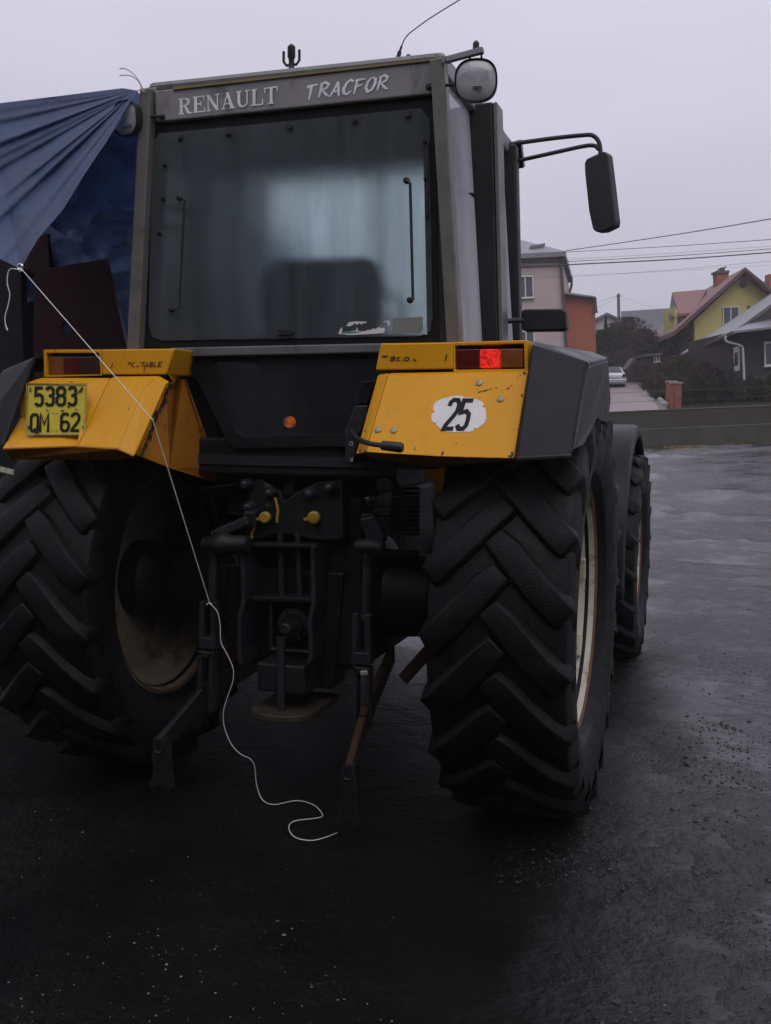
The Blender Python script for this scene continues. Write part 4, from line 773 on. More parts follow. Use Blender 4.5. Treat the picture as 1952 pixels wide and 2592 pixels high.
MB().prism([jc+np.array([-.11, -.02, .19]), jc+np.array([.10, -.02, .19]), jc+np.array([.11, -.02, .07]), jc+np.array([-.11, -.02, .07])], (0, .3, 0)).build('hitch_jaw_top', m_steel, T, bevel=.01)
MB().tube([jc+np.array([0, -.02, -.03]), jc+np.array([0, -.02, .30])], .018, 10).build('hitch_pin', m_rod, T, smooth=True)
MB().prism([jc+np.array([-.20, .17, .55]), jc+np.array([.20, .17, .55]), jc+np.array([.15, .17, .05]), jc+np.array([-.15, .17, .05])], (0, .15, 0)).build('hitch_frame_back', m_steel, T, bevel=.01)
# lift arms, lift rods, lower links
YL = -.43
def lift_rod(pt, pb, rod0, rod1, sl0, sl1, fk0, fk1, w, nm_lab, pinpix=None):
    a_ = PY(*rod0, YL); b2 = PY(*rod1, YL)
    lr = MB().tube([a_, b2], .019, 12).build('lift_rod', m_rod, T, smooth=True); lr['label'] = nm_lab
    MB().tube([PY(*pt, YL), PY(*rod0, YL)], [.028, .021], 12).build('lift_rod_eye', m_steel, lr, smooth=True)
    s0, s1 = PY(*sl0, YL), PY(*sl1, YL); h = (s1-s0)
    MB().bar(s0-np.array([.028, 0, 0]), s1-np.array([.028, 0, 0]), .024, .045, up=(0, 1, 0)).bar(s0+np.array([.024, 0, 0]), s1+np.array([.028, 0, 0]), .026, .045, up=(0, 1, 0)).bar(s0*.25+s1*.75, s1, .07, .05, up=(0, 1, 0)).build('turnbuckle', m_rod, lr, bevel=.005)
    f0, f1 = PY(*fk0, YL), PY(*fk1, YL)
    MB().bar(f0-np.array([.026, 0, 0]), f1-np.array([.026, 0, 0]), .020, .05, up=(0, 1, 0)).bar(f0+np.array([.026, 0, 0]), f1+np.array([.026, 0, 0]), .020, .05, up=(0, 1, 0)).bar(f0, f0*.9+f1*.1, .07, .05, up=(0, 1, 0)).build('fork', m_rod, lr, bevel=.004)
    if pinpix: MB().prism([PY(x, y, YL-.03) for x, y in ((pinpix[0]-10, pinpix[1]-5), (pinpix[0]+8, pinpix[1]-7), (pinpix[0]+11, pinpix[1]+5), (pinpix[0]-9, pinpix[1]+6))], (0, .02, 0)).build('pin', pm('worn_bright_pin', (.45, .40, .34), .4, metal=.7), lr, bevel=.003)
    return f1
fR = lift_rod((936, 1372), None, (930, 1432), (926, 1570), (920, 1552), (918, 1680), (919, 1686), (917, 1842), 0, 'lift rod with a bright pin below its turnbuckle', (921, 1704))
fL = lift_rod((541, 1372), None, (541, 1420), (536, 1530), (531, 1522), (529, 1640), (526, 1646), (524, 1800), 0, 'lift rod the white cord drapes over')
hR = [PY(*hp(x, y), YL+.01) for x, y in ((1195, 455), (1290, 432), (1330, 510), (1368, 590), (1342, 640), (1240, 610), (1225, 540))]
MB().prism(hR, (0, .05, 0)).build('lift_arm_end', m_rod, T, bevel=.006)
MB().bar(PY(*hp(1250, 480), YL+.05), (.22, .0, 1.25), .05, .07).build('lift_arm', m_steel, T, bevel=.008)
MB().bar(PY(632, 1316, YL+.03), PY(541, 1356, YL+.02), .04, .05, up=(0, 1, 0)).bar(PY(632, 1316, YL+.04), (-.22, .0, 1.25), .05, .07).build('lift_arm', m_rod, T, bevel=.008)
MB().lathe([(-.05, .02), (-.04, .032), (0, .036), (.02, .05), (.06, .052), (.08, .04), (.16, .036), (.17, .02)], PY(540, 1378, YL), (1, 0, .05), 16).build('ball_joint', m_steel, T, smooth=True)
MB().lathe([(-.06, .02), (-.04, .03), (0, .034), (.05, .03), (.06, .02)], PY(936, 1384, YL), (1, 0, 0), 16).build('ball_joint', m_steel, T, smooth=True)
def lower_link(pb, front, hook_px, YK, lab, rusty):
    k0 = PY(*hook_px[0], YK); k1 = PY(*hook_px[1], YK); k1[2] = max(k1[2], .03)
    lk = MB().bar(front, pb, .03, .085).bar(pb, k0+np.array([0, .02, .02]), .03, .075).build('lower_link', rusty, T, bevel=.006); lk['label'] = lab
    x = (k1-k0); L_ = np.linalg.norm(x)
    MB().prism([k0+np.array([dx, 0, dz]) for dx, dz in ((-.022, .05), (.026, .05), (.034, -.02), (.036, -L_*.45), (.050, -L_*.85), (.034, -L_*1.0), (.008, -L_*.8), (-.016, -L_*.82), (-.036, -L_*.92), (-.048, -L_*.8), (-.030, -L_*.5), (-.036, -.03))], (0, .045, 0)).build('link_hook', m_steel, lk, bevel=.006)
    MB().tube(spline([k0+np.array([dx, -.006, dz]) for dx, dz in ((-.016, .055), (-.020, .02), (-.014, .0), (0, -.006), (.014, .0), (.020, .02), (.012, .055))], 4), .004, 6).build('spring_clip', m_rod, lk, smooth=True)
    return lk
lower_link(np.array([.36, -.50, .42]), np.array([.27, .15, .55]), ((881, 1968), (875, 2112)), -.72, 'rusty lower link arm ending in a hook near the cord end', m_rust2)
lower_link(np.array([-.36, -.46, .46]), np.array([-.27, .15, .55]), ((403, 1900), (404, 2012)), -.72, 'lower link arm ending in a hook below the number plate', m_steel)
MB().bar((.40, -.1, .50), (.60, .0, .75), .035, .05).build('check_chain', m_rust2, T, bevel=.006)
MB().bar((-.40, -.1, .50), (-.60, .0, .75), .035, .05).build('check_chain', m_rust2, T, bevel=.006)
# hydraulic pipes, springs, hoses
for y0, mt, r_ in ((1262, m_chrome, .006), (1278, m_steel, .010), (1302, m_steel, .012)): MB().tube([PY(868, y0+4, -.22), PY(932 if mt is m_chrome else 990, y0, -.22)], r_, 8).build('hydraulic_pipe', mt, T, smooth=True)
MB().tube([PY(560, 1205, -.30), PY(900, 1205, -.30)], .022, 12).build('cross_shaft', m_steel, T, smooth=True)
MB().tube([PY(872, 1395, -.2), PY(1060, 1405, -.1)], .02, 10).build('cross_pipe', m_rust2, T, smooth=True)
for cx, y0, y1, r_ in ((606, 1228, 1300, .045), (1028, 1236, 1350, .055)):
    p0, p1 = PY(cx, y0, -.16), PY(cx, y1, -.16); N_ = 7 if cx < 800 else 10
    MB().tube([p0*(1-t_)+p1*t_+np.array([r_*math.cos(t_*N_*2*math.pi), r_*math.sin(t_*N_*2*math.pi), 0]) for t_ in np.linspace(0, 1, N_*14)], .008, 6).build('coil_spring', m_rod, T, smooth=True)
for k, pts in enumerate((((650, 1130), (668, 1150), (684, 1165), (680, 1190), (660, 1212)), ((560, 1140), (600, 1165), (640, 1180), (650, 1230)), ((700, 1140), (720, 1180), (732, 1240)), ((960, 1180), (985, 1200), (1010, 1240)), ((890, 1170), (905, 1215), (930, 1240), (960, 1250)), ((560, 1330), (600, 1420), (610, 1520), (600, 1600)))):
    MB().tube(spline([PY(x, y, -.30+.02*k) for x, y in pts], 6), .012, 8).build('hydraulic_hose', m_dark, T, smooth=True)
MB().prism([PY(x, y, -.30) for x, y in ((722, 1212), (742, 1212), (744, 1250), (718, 1250))], (0, .04, 0)).build('top_link_lug', m_rod, T, bevel=.003)
MB().prism([PY(x, y, -.25) for x, y in ((748, 1243), (780, 1240), (782, 1262), (776, 1275))], (0, .02, 0)).build('cover_plate', m_rod, T, bevel=.003)
MB().bb((-.32, -.25, 1.30), (.32, .5, 1.42)).build('gearbox_cover', m_steel, T, bevel=.02)
MB().tube([PY(600, 1430, -.2), PY(600, 1640, -.2)], .045, 14).build('lift_cylinder', m_steel, T, smooth=True)
MB().tube([PY(870, 1430, -.2), PY(870, 1620, -.2)], .045, 14).build('lift_cylinder', m_steel, T, smooth=True)
bpy.context.view_layer.update()

# ================================================================== COVERED MACHINE AND TARPAULIN
mach = empty('farm_machine', (-2.9, 2.2, 0), 'dark maroon farm machine parked under the blue tarpaulin', 'machine')
MB().bb((-4.3, .98, .62), (-1.72, 3.7, 2.80)).build('body', m_mar, mach, bevel=.03)
b = MB(); hole_c = (168, 831); pp = [(88, 684), (269, 655), (322, 885), (330, 1330), (80, 1330)]
hl = [(168+14*math.cos(2*math.pi*k/20), 831+17*math.sin(2*math.pi*k/20)) for k in range(20)]
# steel side plate with a round hole: ring between the outline and the hole, sampled by angle
def ray_out(th, poly, c):
    best = 1e9; d = (math.cos(th), math.sin(th))
    for i in range(len(poly)):
        (x1, y1), (x2, y2) = poly[i], poly[(i+1) % len(poly)]; ex, ey = x2-x1, y2-y1; den = d[0]*ey-d[1]*ex
        if abs(den) < 1e-9: continue
        t_ = ((x1-c[0])*ey-(y1-c[1])*ex)/den; u_ = ((x1-c[0])*d[1]-(y1-c[1])*d[0])/den
        if t_ > 0 and -1e-6 <= u_ <= 1+1e-6: best = min(best, t_)
    return (c[0]+d[0]*best, c[1]+d[1]*best)
ths = sorted([2*math.pi*k/40 for k in range(40)]+[math.atan2(y-831, x-168) % (2*math.pi) for x, y in pp])
MB().ring([PY(*ray_out(t_, pp, hole_c), .72) for t_ in ths], [PY(168+14*math.cos(t_), 831+17*math.sin(t_), .72) for t_ in ths], (0, .02, 0)).build('side_plate', m_mar, mach)
MB().prism([PY(x, y, .80) for x, y in ((78, 600), (122, 590), (128, 700), (60, 700))], (0, .06, 0)).build('upright_post', m_mar, mach, bevel=.006)
MB().prism([PY(x, y, .74) for x, y in ((-560, 560), (-120, 640), (54, 680), (56, 780), (78, 1330), (-560, 1330))], (0, .05, 0)).build('dark_panel', pm('dark_machine_paint', (.007, .006, .008), .5, var=.2, spec=.3), mach, bevel=.006)
for sx_, sy_ in ((-1.95, 1.5), (-4.05, 1.5), (-1.95, 3.2), (-4.05, 3.2)):
    MB().lathe([(-.12, .22), (-.13, .33), (-.10, .40), (.10, .40), (.13, .33), (.12, .22)], (sx_, sy_, .40), (1, 0, 0), 40).build('wheel', m_rub, mach, smooth=True)
for y_ in (1.5, 3.2): MB().bb((-4.1, y_-.08, .36), (-1.9, y_+.08, .70)).build('axle', m_steel, mach)
tarp = empty('tarpaulin', (-2.6, 1.6, 2.8), 'creased blue tarpaulin thrown over the machine and tied to the cab corner', 'tarpaulin')
def polyline_at(pts, u):
    pts = np.asarray(pts, float); L_ = np.r_[0, np.cumsum(np.linalg.norm(np.diff(pts[:, :2], axis=0), axis=1))]; L_ /= L_[-1]
    return np.array([np.interp(u, L_, pts[:, k]) for k in range(pts.shape[1])])
def sheet(P, name, mat, solid=.0):
    P = np.asarray(P); n1, n2 = P.shape[:2]; idx = np.arange(n1*n2).reshape(n1, n2)
    return MB().add(P.reshape(-1, 3), np.stack([idx[:-1, :-1], idx[:-1, 1:], idx[1:, 1:], idx[1:, :-1]], -1).reshape(-1, 4).tolist()).build(name, mat, tarp, smooth=True, solid=solid)
# front flap: creases fan out from the tied corner
topl = [(-270, 290, .06), (-120, 273, -.06), (0, 261, -.15), (150, 243, -.27), (310, 223, -.41), (346, 229, -.44)]
botl = [(-270, 590, -.62), (-120, 615, -.72), (0, 655, -.76), (53, 681, -.77), (75, 640, -.75), (100, 600, -.72), (160, 530, -.66), (215, 440, -.60), (255, 380, -.57), (300, 318, -.54), (330, 256, -.49), (347, 231, -.45)]
NU, NV = 220, 120; G = np.zeros((NU, NV, 3)); G2 = []
for i in range(NU):
    u = i/(NU-1); a_ = polyline_at(topl, u); bb_ = polyline_at(botl, u)
    for j_ in range(NV):
        v = j_/(NV-1); p = a_*(1-v)+bb_*v
        ang = math.atan2(p[1]-229, 346-p[0]); dist = math.hypot(p[1]-229, 346-p[0])/420
        amp = .020*min(1, dist*1.5)*(min(1, v*5))
        dy = amp*(1.2*abs(math.sin(ang*8.5+.6))+.8*math.sin(ang*23+2)+.45*math.sin(ang*47+1)+.3*math.sin(ang*83))+.05*float(fbm(p[0]/110, p[1]/90, 2))*min(1, dist*2)+.012*float(fbm(p[0]/22, p[1]/30, 2))
        sag = .05*math.sin(math.pi*v)*(1-u)
        G[i, j_] = PY(p[0], p[1], p[2]+dy+sag)
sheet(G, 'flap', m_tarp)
# top over the machine
G = np.zeros((60, 30, 3))
for i in range(60):
    u = i/59; a_ = polyline_at(topl, u); p0 = PY(a_[0], a_[1], a_[2]); q0 = np.array([-4.5+2.85*u, 3.9, 2.90])
    for j_ in range(30):
        v = j_/29; p = p0*(1-v)+q0*v; p[2] += -.04*math.sin(math.pi*v)+.05*float(fbm(p[0]*3, p[1]*3, 3))*v; G[i, j_] = p
sheet(G, 'top_sheet', m_tarp)
# crumpled side sheets behind the flap
def side(top, bot, Y, amp, name, mat, seed):
    n1, n2 = 60, 60; G = np.zeros((n1, n2, 3))
    for i in range(n1):
        u = i/(n1-1); a_ = polyline_at(top, u); bb_ = polyline_at(bot, u)
        for j_ in range(n2):
            v = j_/(n2-1); p = a_*(1-v)+bb_*v
            r1 = 1-abs(2*float(fbm((p[0]+p[1]*.4)/120+seed, p[1]/95+seed, 2))*2.2); r2 = 1-abs(2*float(fbm((p[0]-p[1]*.5)/70+seed*2, p[1]/80, 2))*2.2)
            G[i, j_] = PY(p[0], p[1], Y+amp*(r1+.45*r2-.9)+.05*v)
    sheet(G, name, mat)
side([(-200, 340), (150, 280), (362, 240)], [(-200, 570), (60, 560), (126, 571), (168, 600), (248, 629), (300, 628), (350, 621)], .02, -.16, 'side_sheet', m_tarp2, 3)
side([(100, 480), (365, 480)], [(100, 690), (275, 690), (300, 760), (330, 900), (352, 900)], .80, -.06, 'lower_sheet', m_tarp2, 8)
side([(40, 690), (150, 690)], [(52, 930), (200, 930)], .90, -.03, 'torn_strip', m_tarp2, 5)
G = np.zeros((70, 40, 3))
for i in range(70):
    for j_ in range(40):
        u, v = i/69, j_/39; y_ = 1.02+2.8*u; z_ = 2.95-(1.75+.2*math.sin(u*9))*v
        G[i, j_] = (-1.66+.0*v+.03*math.sin(y_*9+1.5*math.sin(v*3))+.12*float(fbm(y_*2, z_*2+4, 3)), y_, z_)
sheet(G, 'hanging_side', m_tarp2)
eye = PY(52, 676, -.785)
MB().tube([eye+np.array([.011*math.cos(a_), 0, .011*math.sin(a_)]) for a_ in np.linspace(0, 2*math.pi, 17)], .0045, 6).build('eyelet', m_chrome, tarp, smooth=True)

# ---- cord
cp = [(52, 678, -.79), (387, 1063, -.835), (531, 1527, -.475)]
z7 = lambda x, y: (450+x/2.329, 1200+y/2.329)
fall = [(190, 762), (208, 780), (235, 815), (250, 890), (255, 990), (285, 1050), (325, 1140), (325, 1220), (295, 1310), (270, 1400), (275, 1490), (315, 1590), (370, 1650), (430, 1680), (455, 1730), (465, 1830), (500, 1920)]
floor = [(570, 1948), (700, 1925), (800, 1950), (850, 2000), (835, 2025), (690, 2045), (655, 2085), (690, 2140), (780, 2160), (860, 2145), (940, 2115)]
pts = []
for k, p in enumerate(fall):
    t_ = k/(len(fall)-1); x, y = z7(*p); g = PZ(x, y, .012)
    a_ = PY(x, y, -.475+.10*t_); pts.append(a_ if a_[2] > .02 else g)
pts += [PZ(*z7(*p), .012) for p in floor]
c_ = empty('white_cord', (float(PY(*cp[1][:2], cp[1][2])[0]), -.8, 0), 'thin white cord running from the tarpaulin eyelet over the mudguard to the ground', 'cord')
MB().tube([PY(*cp[0][:2], cp[0][2]), PY(*cp[1][:2], cp[1][2]), PY(*cp[2][:2], cp[2][2])], .0019, 6).tube(spline(pts, 5), .0019, 6).build('cord_line', m_cord, c_, smooth=True)
MB().tube(spline([PY(x, y, -.80) for x, y in ((54, 684), (44, 682), (30, 680), (22, 686), (19, 700), (19, 720), (25, 745), (20, 775), (13, 800), (14, 820), (19, 836))], 4), [.0021]*37+[.0027]*2+[.0036]*2, 6).build('loose_end', m_cord, c_, smooth=True)
MB().tube([PY(x, y, -.80) for x, y in ((50, 680), (56, 686), (50, 688), (54, 682))], .004, 6).build('knot', m_cord, c_)
MB().tube(spline([PY(x, y, -.48) for x, y in ((523, 1532), (527, 1527), (532, 1527), (536, 1532))], 4), .0026, 6).build('knot', m_cord, c_)
tw = empty('frayed_twine', V(PY(362, 232, -.44)), 'frayed pale twine ends sticking up from the cab corner', 'twine')
twm = pm('pale_twine', (.40, .38, .36), .8)
for pts in (((362, 232), (358, 216), (345, 195), (328, 179), (312, 173), (303, 175)), ((361, 230), (352, 208), (338, 195), (322, 190), (303, 191)), ((362, 230), (375, 224), (384, 217)), ((345, 231), (356, 228), (366, 233))):
    MB().tube(spline([PY(x, y, -.45) for x, y in pts], 5), .0022, 5).build('strand', twm, tw, smooth=True)
rs = empty('reflective_strip', V(PY(14, 1188, -.35)), 'short pale striped strip at the left edge beside the tyre', 'strip')
for k in range(6):
    x0, x1 = -12+k*7.6, -12+(k+1)*7.6
    MB().prism([PY(x, y, -.92) for x, y in ((x0, 1178+k*1.8), (x1, 1180+k*1.8), (x1, 1194+k*1.6), (x0, 1191+k*1.6))], (0, .004, 0)).build('stripe', pm('pale_yellow_stripe', (.42, .45, .30), .5) if k % 2 == 0 else pm('pale_grey_stripe', (.30, .31, .26), .5), rs)

# ================================================================== BACKGROUND
def base(px, d): s = (px-976)/FPX*d; return SD(s, d, float(terrain(s, d)))
def bpoly(pts, d): return [PD(x, y, d if not hasattr(d, '__len__') else d[i]) for i, (x, y) in enumerate(pts)]
def wall_mat(n, c, **k): return pm(n, c, .85, var=.08, scale=.8, bump=.1, bscale=30, spec=.2, dirt=tuple(.7*x for x in c), dscale=.9, damt=.3, sharp=.3, **k)
m_pink = wall_mat('pink_render', (.36, .295, .28)); m_org = wall_mat('orange_render', (.28, .088, .052)); m_ylw = wall_mat('yellow_render', (.40, .355, .125))
m_whw = wall_mat('white_render', (.34, .33, .33))
m_tile = pm('red_roof_tiles', (.17, .072, .062), .6, var=.2, scale=3, bump=.3, bscale=12)
m_rgr = pm('grey_metal_roof', (.15, .155, .17), .40, var=.15, scale=1.2, stretch=(1, 1, 1))
m_rdk = pm('dark_grey_roof', (.065, .062, .068), .6, var=.2, scale=1.5)
m_wood = pm('dark_stained_boards', (.022, .017, .016), .7, var=.35, scale=3, bump=.2, bscale=20, stretch=(.3, .3, 4))
m_fas = pm('dark_fascia', (.045, .035, .035), .6); m_wfr = pm('white_window_frame', (.50, .50, .51), .5, var=.08)
m_pane = pm('window_pane', (.035, .04, .048), .12, var=.2, scale=2); m_soff = pm('grey_soffit', (.09, .085, .09), .7)
m_bri = pm('red_brick', (.20, .060, .040), .8, var=.3, scale=6, bump=.3, bscale=20)
def window(pts, d, par, vec, fr=.10, nm='window', frame=True):
    """pane with a projecting frame; pts in pixel order tl, tr, br, bl"""
    P = bpoly(pts, d); n = unit(np.cross(P[1]-P[0], P[3]-P[0])); n = n if np.dot(n, CAM-P[0]) > 0 else -n
    w = MB().prism([p+n*.03 for p in P], -n*.02).build(nm, m_pane, par)
    if frame:
        c = sum(P)/4; inn = [p+(c-p)/np.linalg.norm(c-p)*fr*1.4 for p in P]
        MB().ring([p+n*.045 for p in P], [p+n*.045 for p in inn], n*.05).build('window_frame', m_wfr, w)
        MB().bar((P[0]+P[1])/2+n*.05, (P[2]+P[3])/2+n*.05, .06, .03, up=n).build('window_bar', m_wfr, w)
        MB().bar(P[3]+n*.10-(P[2]-P[3])*.06, P[2]+n*.10+(P[2]-P[3])*.06, .22, .05).build('window_sill', m_wfr, w)
    return w
# pink house
ph = empty('house', base(1330, 63), 'tall pale pink rendered house with grey roof behind the cab', 'house')
bk = PD(1449, 699, 70.5)-PD(1432, 636, 60)
MB().prism(bpoly([(1150, 655), (1421, 642), (1437, 1015), (1150, 1020)], 60.6), bk*.96).build('wall', m_pink, ph)
E0, E1 = PD(1138, 651, 60), PD(1432, 636, 60); E2, E3 = E1+bk, E0+bk; R0, R1 = PD(1200, 581, 65), PD(1282, 598, 65)
v_ = [E0, E1, E2, E3, R0, R1]; dn = np.array([0, 0, -.28])
MB().add(v_[:4]+[p+dn for p in v_[:4]]+[R0, R1], [(0, 1, 9, 8), (1, 2, 9), (2, 3, 8, 9), (3, 0, 8), (0, 4, 5, 1), (1, 5, 6, 2), (2, 6, 7, 3), (3, 7, 4, 0), (4, 7, 6, 5)]).build('roof', m_rgr, ph)
MB().prism([E1+np.array([0, 0, -.30]), E2+np.array([0, 0, -.30]), E2+np.array([0, 0, -.55])-hr*.35, E1+np.array([0, 0, -.55])-hr*.35], -hr*.02).build('eave_soffit', m_fas, ph)
MB().tube(bpoly([(1418, 648), (1420, 660), (1433, 870), (1438, 1010)], 60.4), .09, 8).build('drainpipe', m_fas, ph)
MB().tube(bpoly([(1447, 700), (1447, 722), (1441, 742), (1441, 760)], 70), .09, 8).build('drainpipe', m_fas, ph)
for w in (((1308, 699), (1349, 698), (1351, 755), (1310, 757)), ((1310, 838), (1352, 837), (1354, 890), (1312, 892)), ((1215, 704), (1256, 703), (1258, 760), (1217, 762))): window(w, 60.6, ph, None, .07)
for y0, y1 in ((663, 661), (673, 671)): MB().bar(PD(1150, y0+6, 60.5), PD(1421, y1, 60.5), .05, .05).build('string_course', m_fas, ph)
MB().prism(bpoly([(1340, 628), (1378, 622), (1378, 626), (1340, 633)], 61), np.array([0, .3, .2])).build('roof_vent', m_fas, ph)
# orange building
ob = empty('house', base(1470, 64), 'orange rendered annex building beside the pink house', 'house')
MB().prism(bpoly([(1428, 743), (1502, 754), (1507, 1010), (1434, 1012)], 62.5), bk*.8).build('wall', m_org, ob)
MB().prism(bpoly([(1424, 738), (1508, 750), (1509, 754), (1424, 743)], 62), bk*.85).build('roof', m_rgr, ob)
MB().tube(bpoly([(1506, 754), (1507, 790), (1502, 792)], 62.2), .10, 8).build('drainpipe', m_fas, ob)
# white gable house and grey barn, far
wh = empty('house', base(1535, 112), 'far pale house gable between the orange wall and the pole', 'house')
MB().prism(bpoly([(1500, 816), (1537, 796), (1567, 808), (1567, 930), (1500, 930)], 112), hf*8).build('wall', m_whw, wh)
MB().prism(bpoly([(1537, 791), (1570, 806), (1570, 811), (1537, 797), (1498, 818), (1497, 813)], 111.5), hf*9).build('roof', m_rdk, wh)
gb = empty('barn', base(1640, 100), 'long barn with a dark grey roof beside the utility pole', 'barn')
MB().prism([PD(1572, 788, 104), PD(1695, 780, 104), PD(1725, 858, 98), PD(1588, 862, 98)], (0, 0, -.25)).build('roof', m_rdk, gb)
MB().prism([PD(1592, 858, 98.5), PD(1722, 855, 98.5), PD(1722, 960, 98.5), PD(1592, 960, 98.5)], hf*9).build('wall', m_wood, gb)
# yellow house
yh = empty('house', base(1850, 75), 'yellow rendered house with red tiled roof and dormer', 'house')
bY = PD(1775, 738, 84)-PD(1887, 676, 71)
MB().prism(bpoly([(1887, 690), (2040, 814), (2040, 1010), (1757, 1010), (1757, 812)], 72), bY*.9).build('wall', m_ylw, yh)
t2 = np.array([0, 0, -.35])
roof = MB().prism([PD(1887, 676, 71), PD(1708, 836, 71), PD(1708, 836, 71)+bY, PD(1887, 676, 71)+bY], t2).prism([PD(1887, 676, 71)+t2*.01, PD(2060, 818, 71), PD(2060, 818, 71)+bY, PD(1887, 676, 71)+bY+t2*.01], t2).build('roof', m_tile, yh)
MB().prism(bpoly([(1887, 684), (1708, 842), (1709, 836), (1887, 677), (2060, 818), (2060, 826)], 70.9), hf*.06).build('verge_board', m_fas, yh)
MB().prism([PD(1701, 740, 78), PD(1790, 732, 78), PD(1756, 791, 73.2), PD(1718, 794, 73.2)], (0, 0, -.2)).build('dormer_roof', m_tile, yh)
MB().prism([PD(1702, 741, 77), PD(1710, 776, 74.5), PD(1707, 804, 73.5), PD(1692, 808, 74.5)], hf*.1).build('dormer_verge', m_fas, yh)
dm = MB().prism(bpoly([(1708, 776), (1720, 794), (1754, 792), (1760, 830), (1708, 836)], 73.6), hf*3).build('dormer_wall', m_ylw, yh)
window([(1714, 802), (1723, 801), (1724, 824), (1715, 826)], 73.6, yh, None, .05, frame=False)
ch = MB().prism(bpoly([(1814, 690), (1845, 688), (1845, 735), (1816, 740)], 76), hf*.9).build('chimney', m_bri, yh)
MB().prism(bpoly([(1812, 686), (1847, 684), (1847, 690), (1812, 692)], 75.9), hf*1.1).build('chimney_cap', m_fas, ch)
MB().bar(PD(1828, 686, 76.3), PD(1828, 678, 76.3), .3, .3).prism(bpoly([(1820, 681), (1838, 674), (1839, 677), (1821, 684)], 76.2), hf*.5).build('chimney_cowl', m_fas, ch)
window([(1829, 777), (1870, 776), (1870, 822), (1830, 824)], 72, yh, None, .06)
window([(1890, 774), (1899, 773), (1899, 790), (1891, 791)], 72, yh, None, .05, frame=False)
MB().lathe([(0, .23), (.06, .23), (.06, .19)], PD(1881, 720, 71.95), -hf, 20).build('round_vent', m_fas, yh)
spn = unit(np.cross(PD(1757, 1010, 72)-PD(1757, 812, 72), bY))
def on_side(x, y): return PP(x, y, PD(1757, 812, 72), spn)
for x0, x1, y0, y1 in ((1742, 1750, 860, 886), (1718, 1725, 869, 896), (1699, 1706, 877, 898)):
    P_ = [on_side(x0, y0), on_side(x1, y0-2), on_side(x1, y1-2), on_side(x0, y1)]; nn = spn if np.dot(spn, CAM-P_[0]) > 0 else -spn
    MB().prism([p+nn*.04 for p in P_], -nn*.03).build('window', m_pane, yh)
MB().tube(bpoly([(1756, 815), (1756, 900), (1757, 960)], 71.9), .07, 6).build('drainpipe', m_fas, yh)
# grey roof and chimney at the right edge
fh = empty('house', base(1960, 100), 'far grey roofed house with red chimney at the right edge', 'house')
MB().prism(bpoly([(1912, 715), (1990, 705), (2060, 800), (1960, 800)], 98), hf*2+np.array([0, 0, -.3])).build('roof', m_rgr, fh)
MB().prism(bpoly([(1946, 694), (1968, 692), (1968, 730), (1946, 730)], 97.5), hf*1.0).build('chimney', m_bri, fh)
MB().prism(bpoly([(1962, 800), (2060, 800), (2060, 980), (1962, 980)], 99), hf*6).build('wall', m_whw, fh)
# wooden house
wo = empty('house', base(1950, 52), 'dark wooden board house with grey metal roof at the right edge', 'house')
MB().prism([PD(1856, 839, 47.2), PD(1712, 903, 64), PD(1952, 743, 67), PD(2085, 672, 56)], (0, 0, -.14)).build('roof', m_rgr, wo)
MB().prism([PD(1952, 743, 67), PD(2085, 672, 56), PD(2300, 800, 50), PD(2250, 860, 62)], (0, 0, -.14)).build('roof_far_slope', m_rgr, wo)
MB().bar(PD(1857, 842, 47.1), PD(1713, 906, 64), .14, .14).build('gutter', m_fas, wo)
sc0, sc1 = PD(1880, 846, 48.2), PD(1722, 903, 63)
bot_n, bot_f = PD(1888, 1045, 48.2), PD(1735, 1015, 63)
MB().prism([sc0, sc1, bot_f, bot_n], hr*.25).build('side_wall', m_wood, wo)
N_b = 17
for k in range(N_b):
    t0, t1 = k/N_b, (k+.93)/N_b
    a0, a1 = PD(1880, 846, 48)*(1-t0)+PD(1888, 1045, 48)*t0, PD(1880, 846, 48)*(1-t1)+PD(1888, 1045, 48)*t1
    b0, b1 = PD(2240, 822, 48)*(1-t0)+PD(2240, 1030, 48)*t0, PD(2240, 822, 48)*(1-t1)+PD(2240, 1030, 48)*t1
    MB().prism([a0, b0, b1, a1], hf*(.10)-hf*.02*(k % 2)).build('wall_board', m_wood, wo)
MB().prism([PD(1884, 832, 48.16), PD(2238, 790, 48.16), PD(2238, 1035, 48.16), PD(1890, 1045, 48.16)], hf*9).build('wall_core', m_wood, wo)
MB().prism([PD(1855, 838, 46.4), PD(1892, 820, 48.4), PD(1952, 808, 48.4), PD(2260, 780, 48.4), PD(2260, 815, 46.4), PD(1952, 827, 46.4)], (0, 0, -.10)).build('porch_roof', m_rgr, wo)
MB().prism(bpoly([(1892, 820), (1952, 778), (2085, 690), (2085, 797), (1952, 810)], 48.6), hf*.3).build('gable_boards', m_wood, wo)
window([(1932, 866), (1975, 863), (1976, 926), (1934, 929)], 47.95, wo, None, .09)
window([(2060, 858), (2103, 855), (2104, 918), (2062, 921)], 47.95, wo, None, .09)
wn = unit(np.cross(sc1-sc0, bot_n-sc0)); wn = wn if np.dot(wn, CAM-sc0) > 0 else -wn
for x0, x1, y0, y1 in ((1816, 1825, 907, 946), (1834, 1842, 893, 946), (1861, 1876, 880, 940)):
    P_ = [PP(x, y, sc0, wn)+wn*.03 for x, y in ((x0, y0), (x1, y0-4), (x1, y1-2), (x0, y1))]
    w = MB().prism(P_, wn*.05).build('window', m_wfr, wo)
    c = sum(P_)/4; MB().prism([p*.55+c*.45+wn*.06 for p in P_], wn*.01).build('pane', m_pane, w)
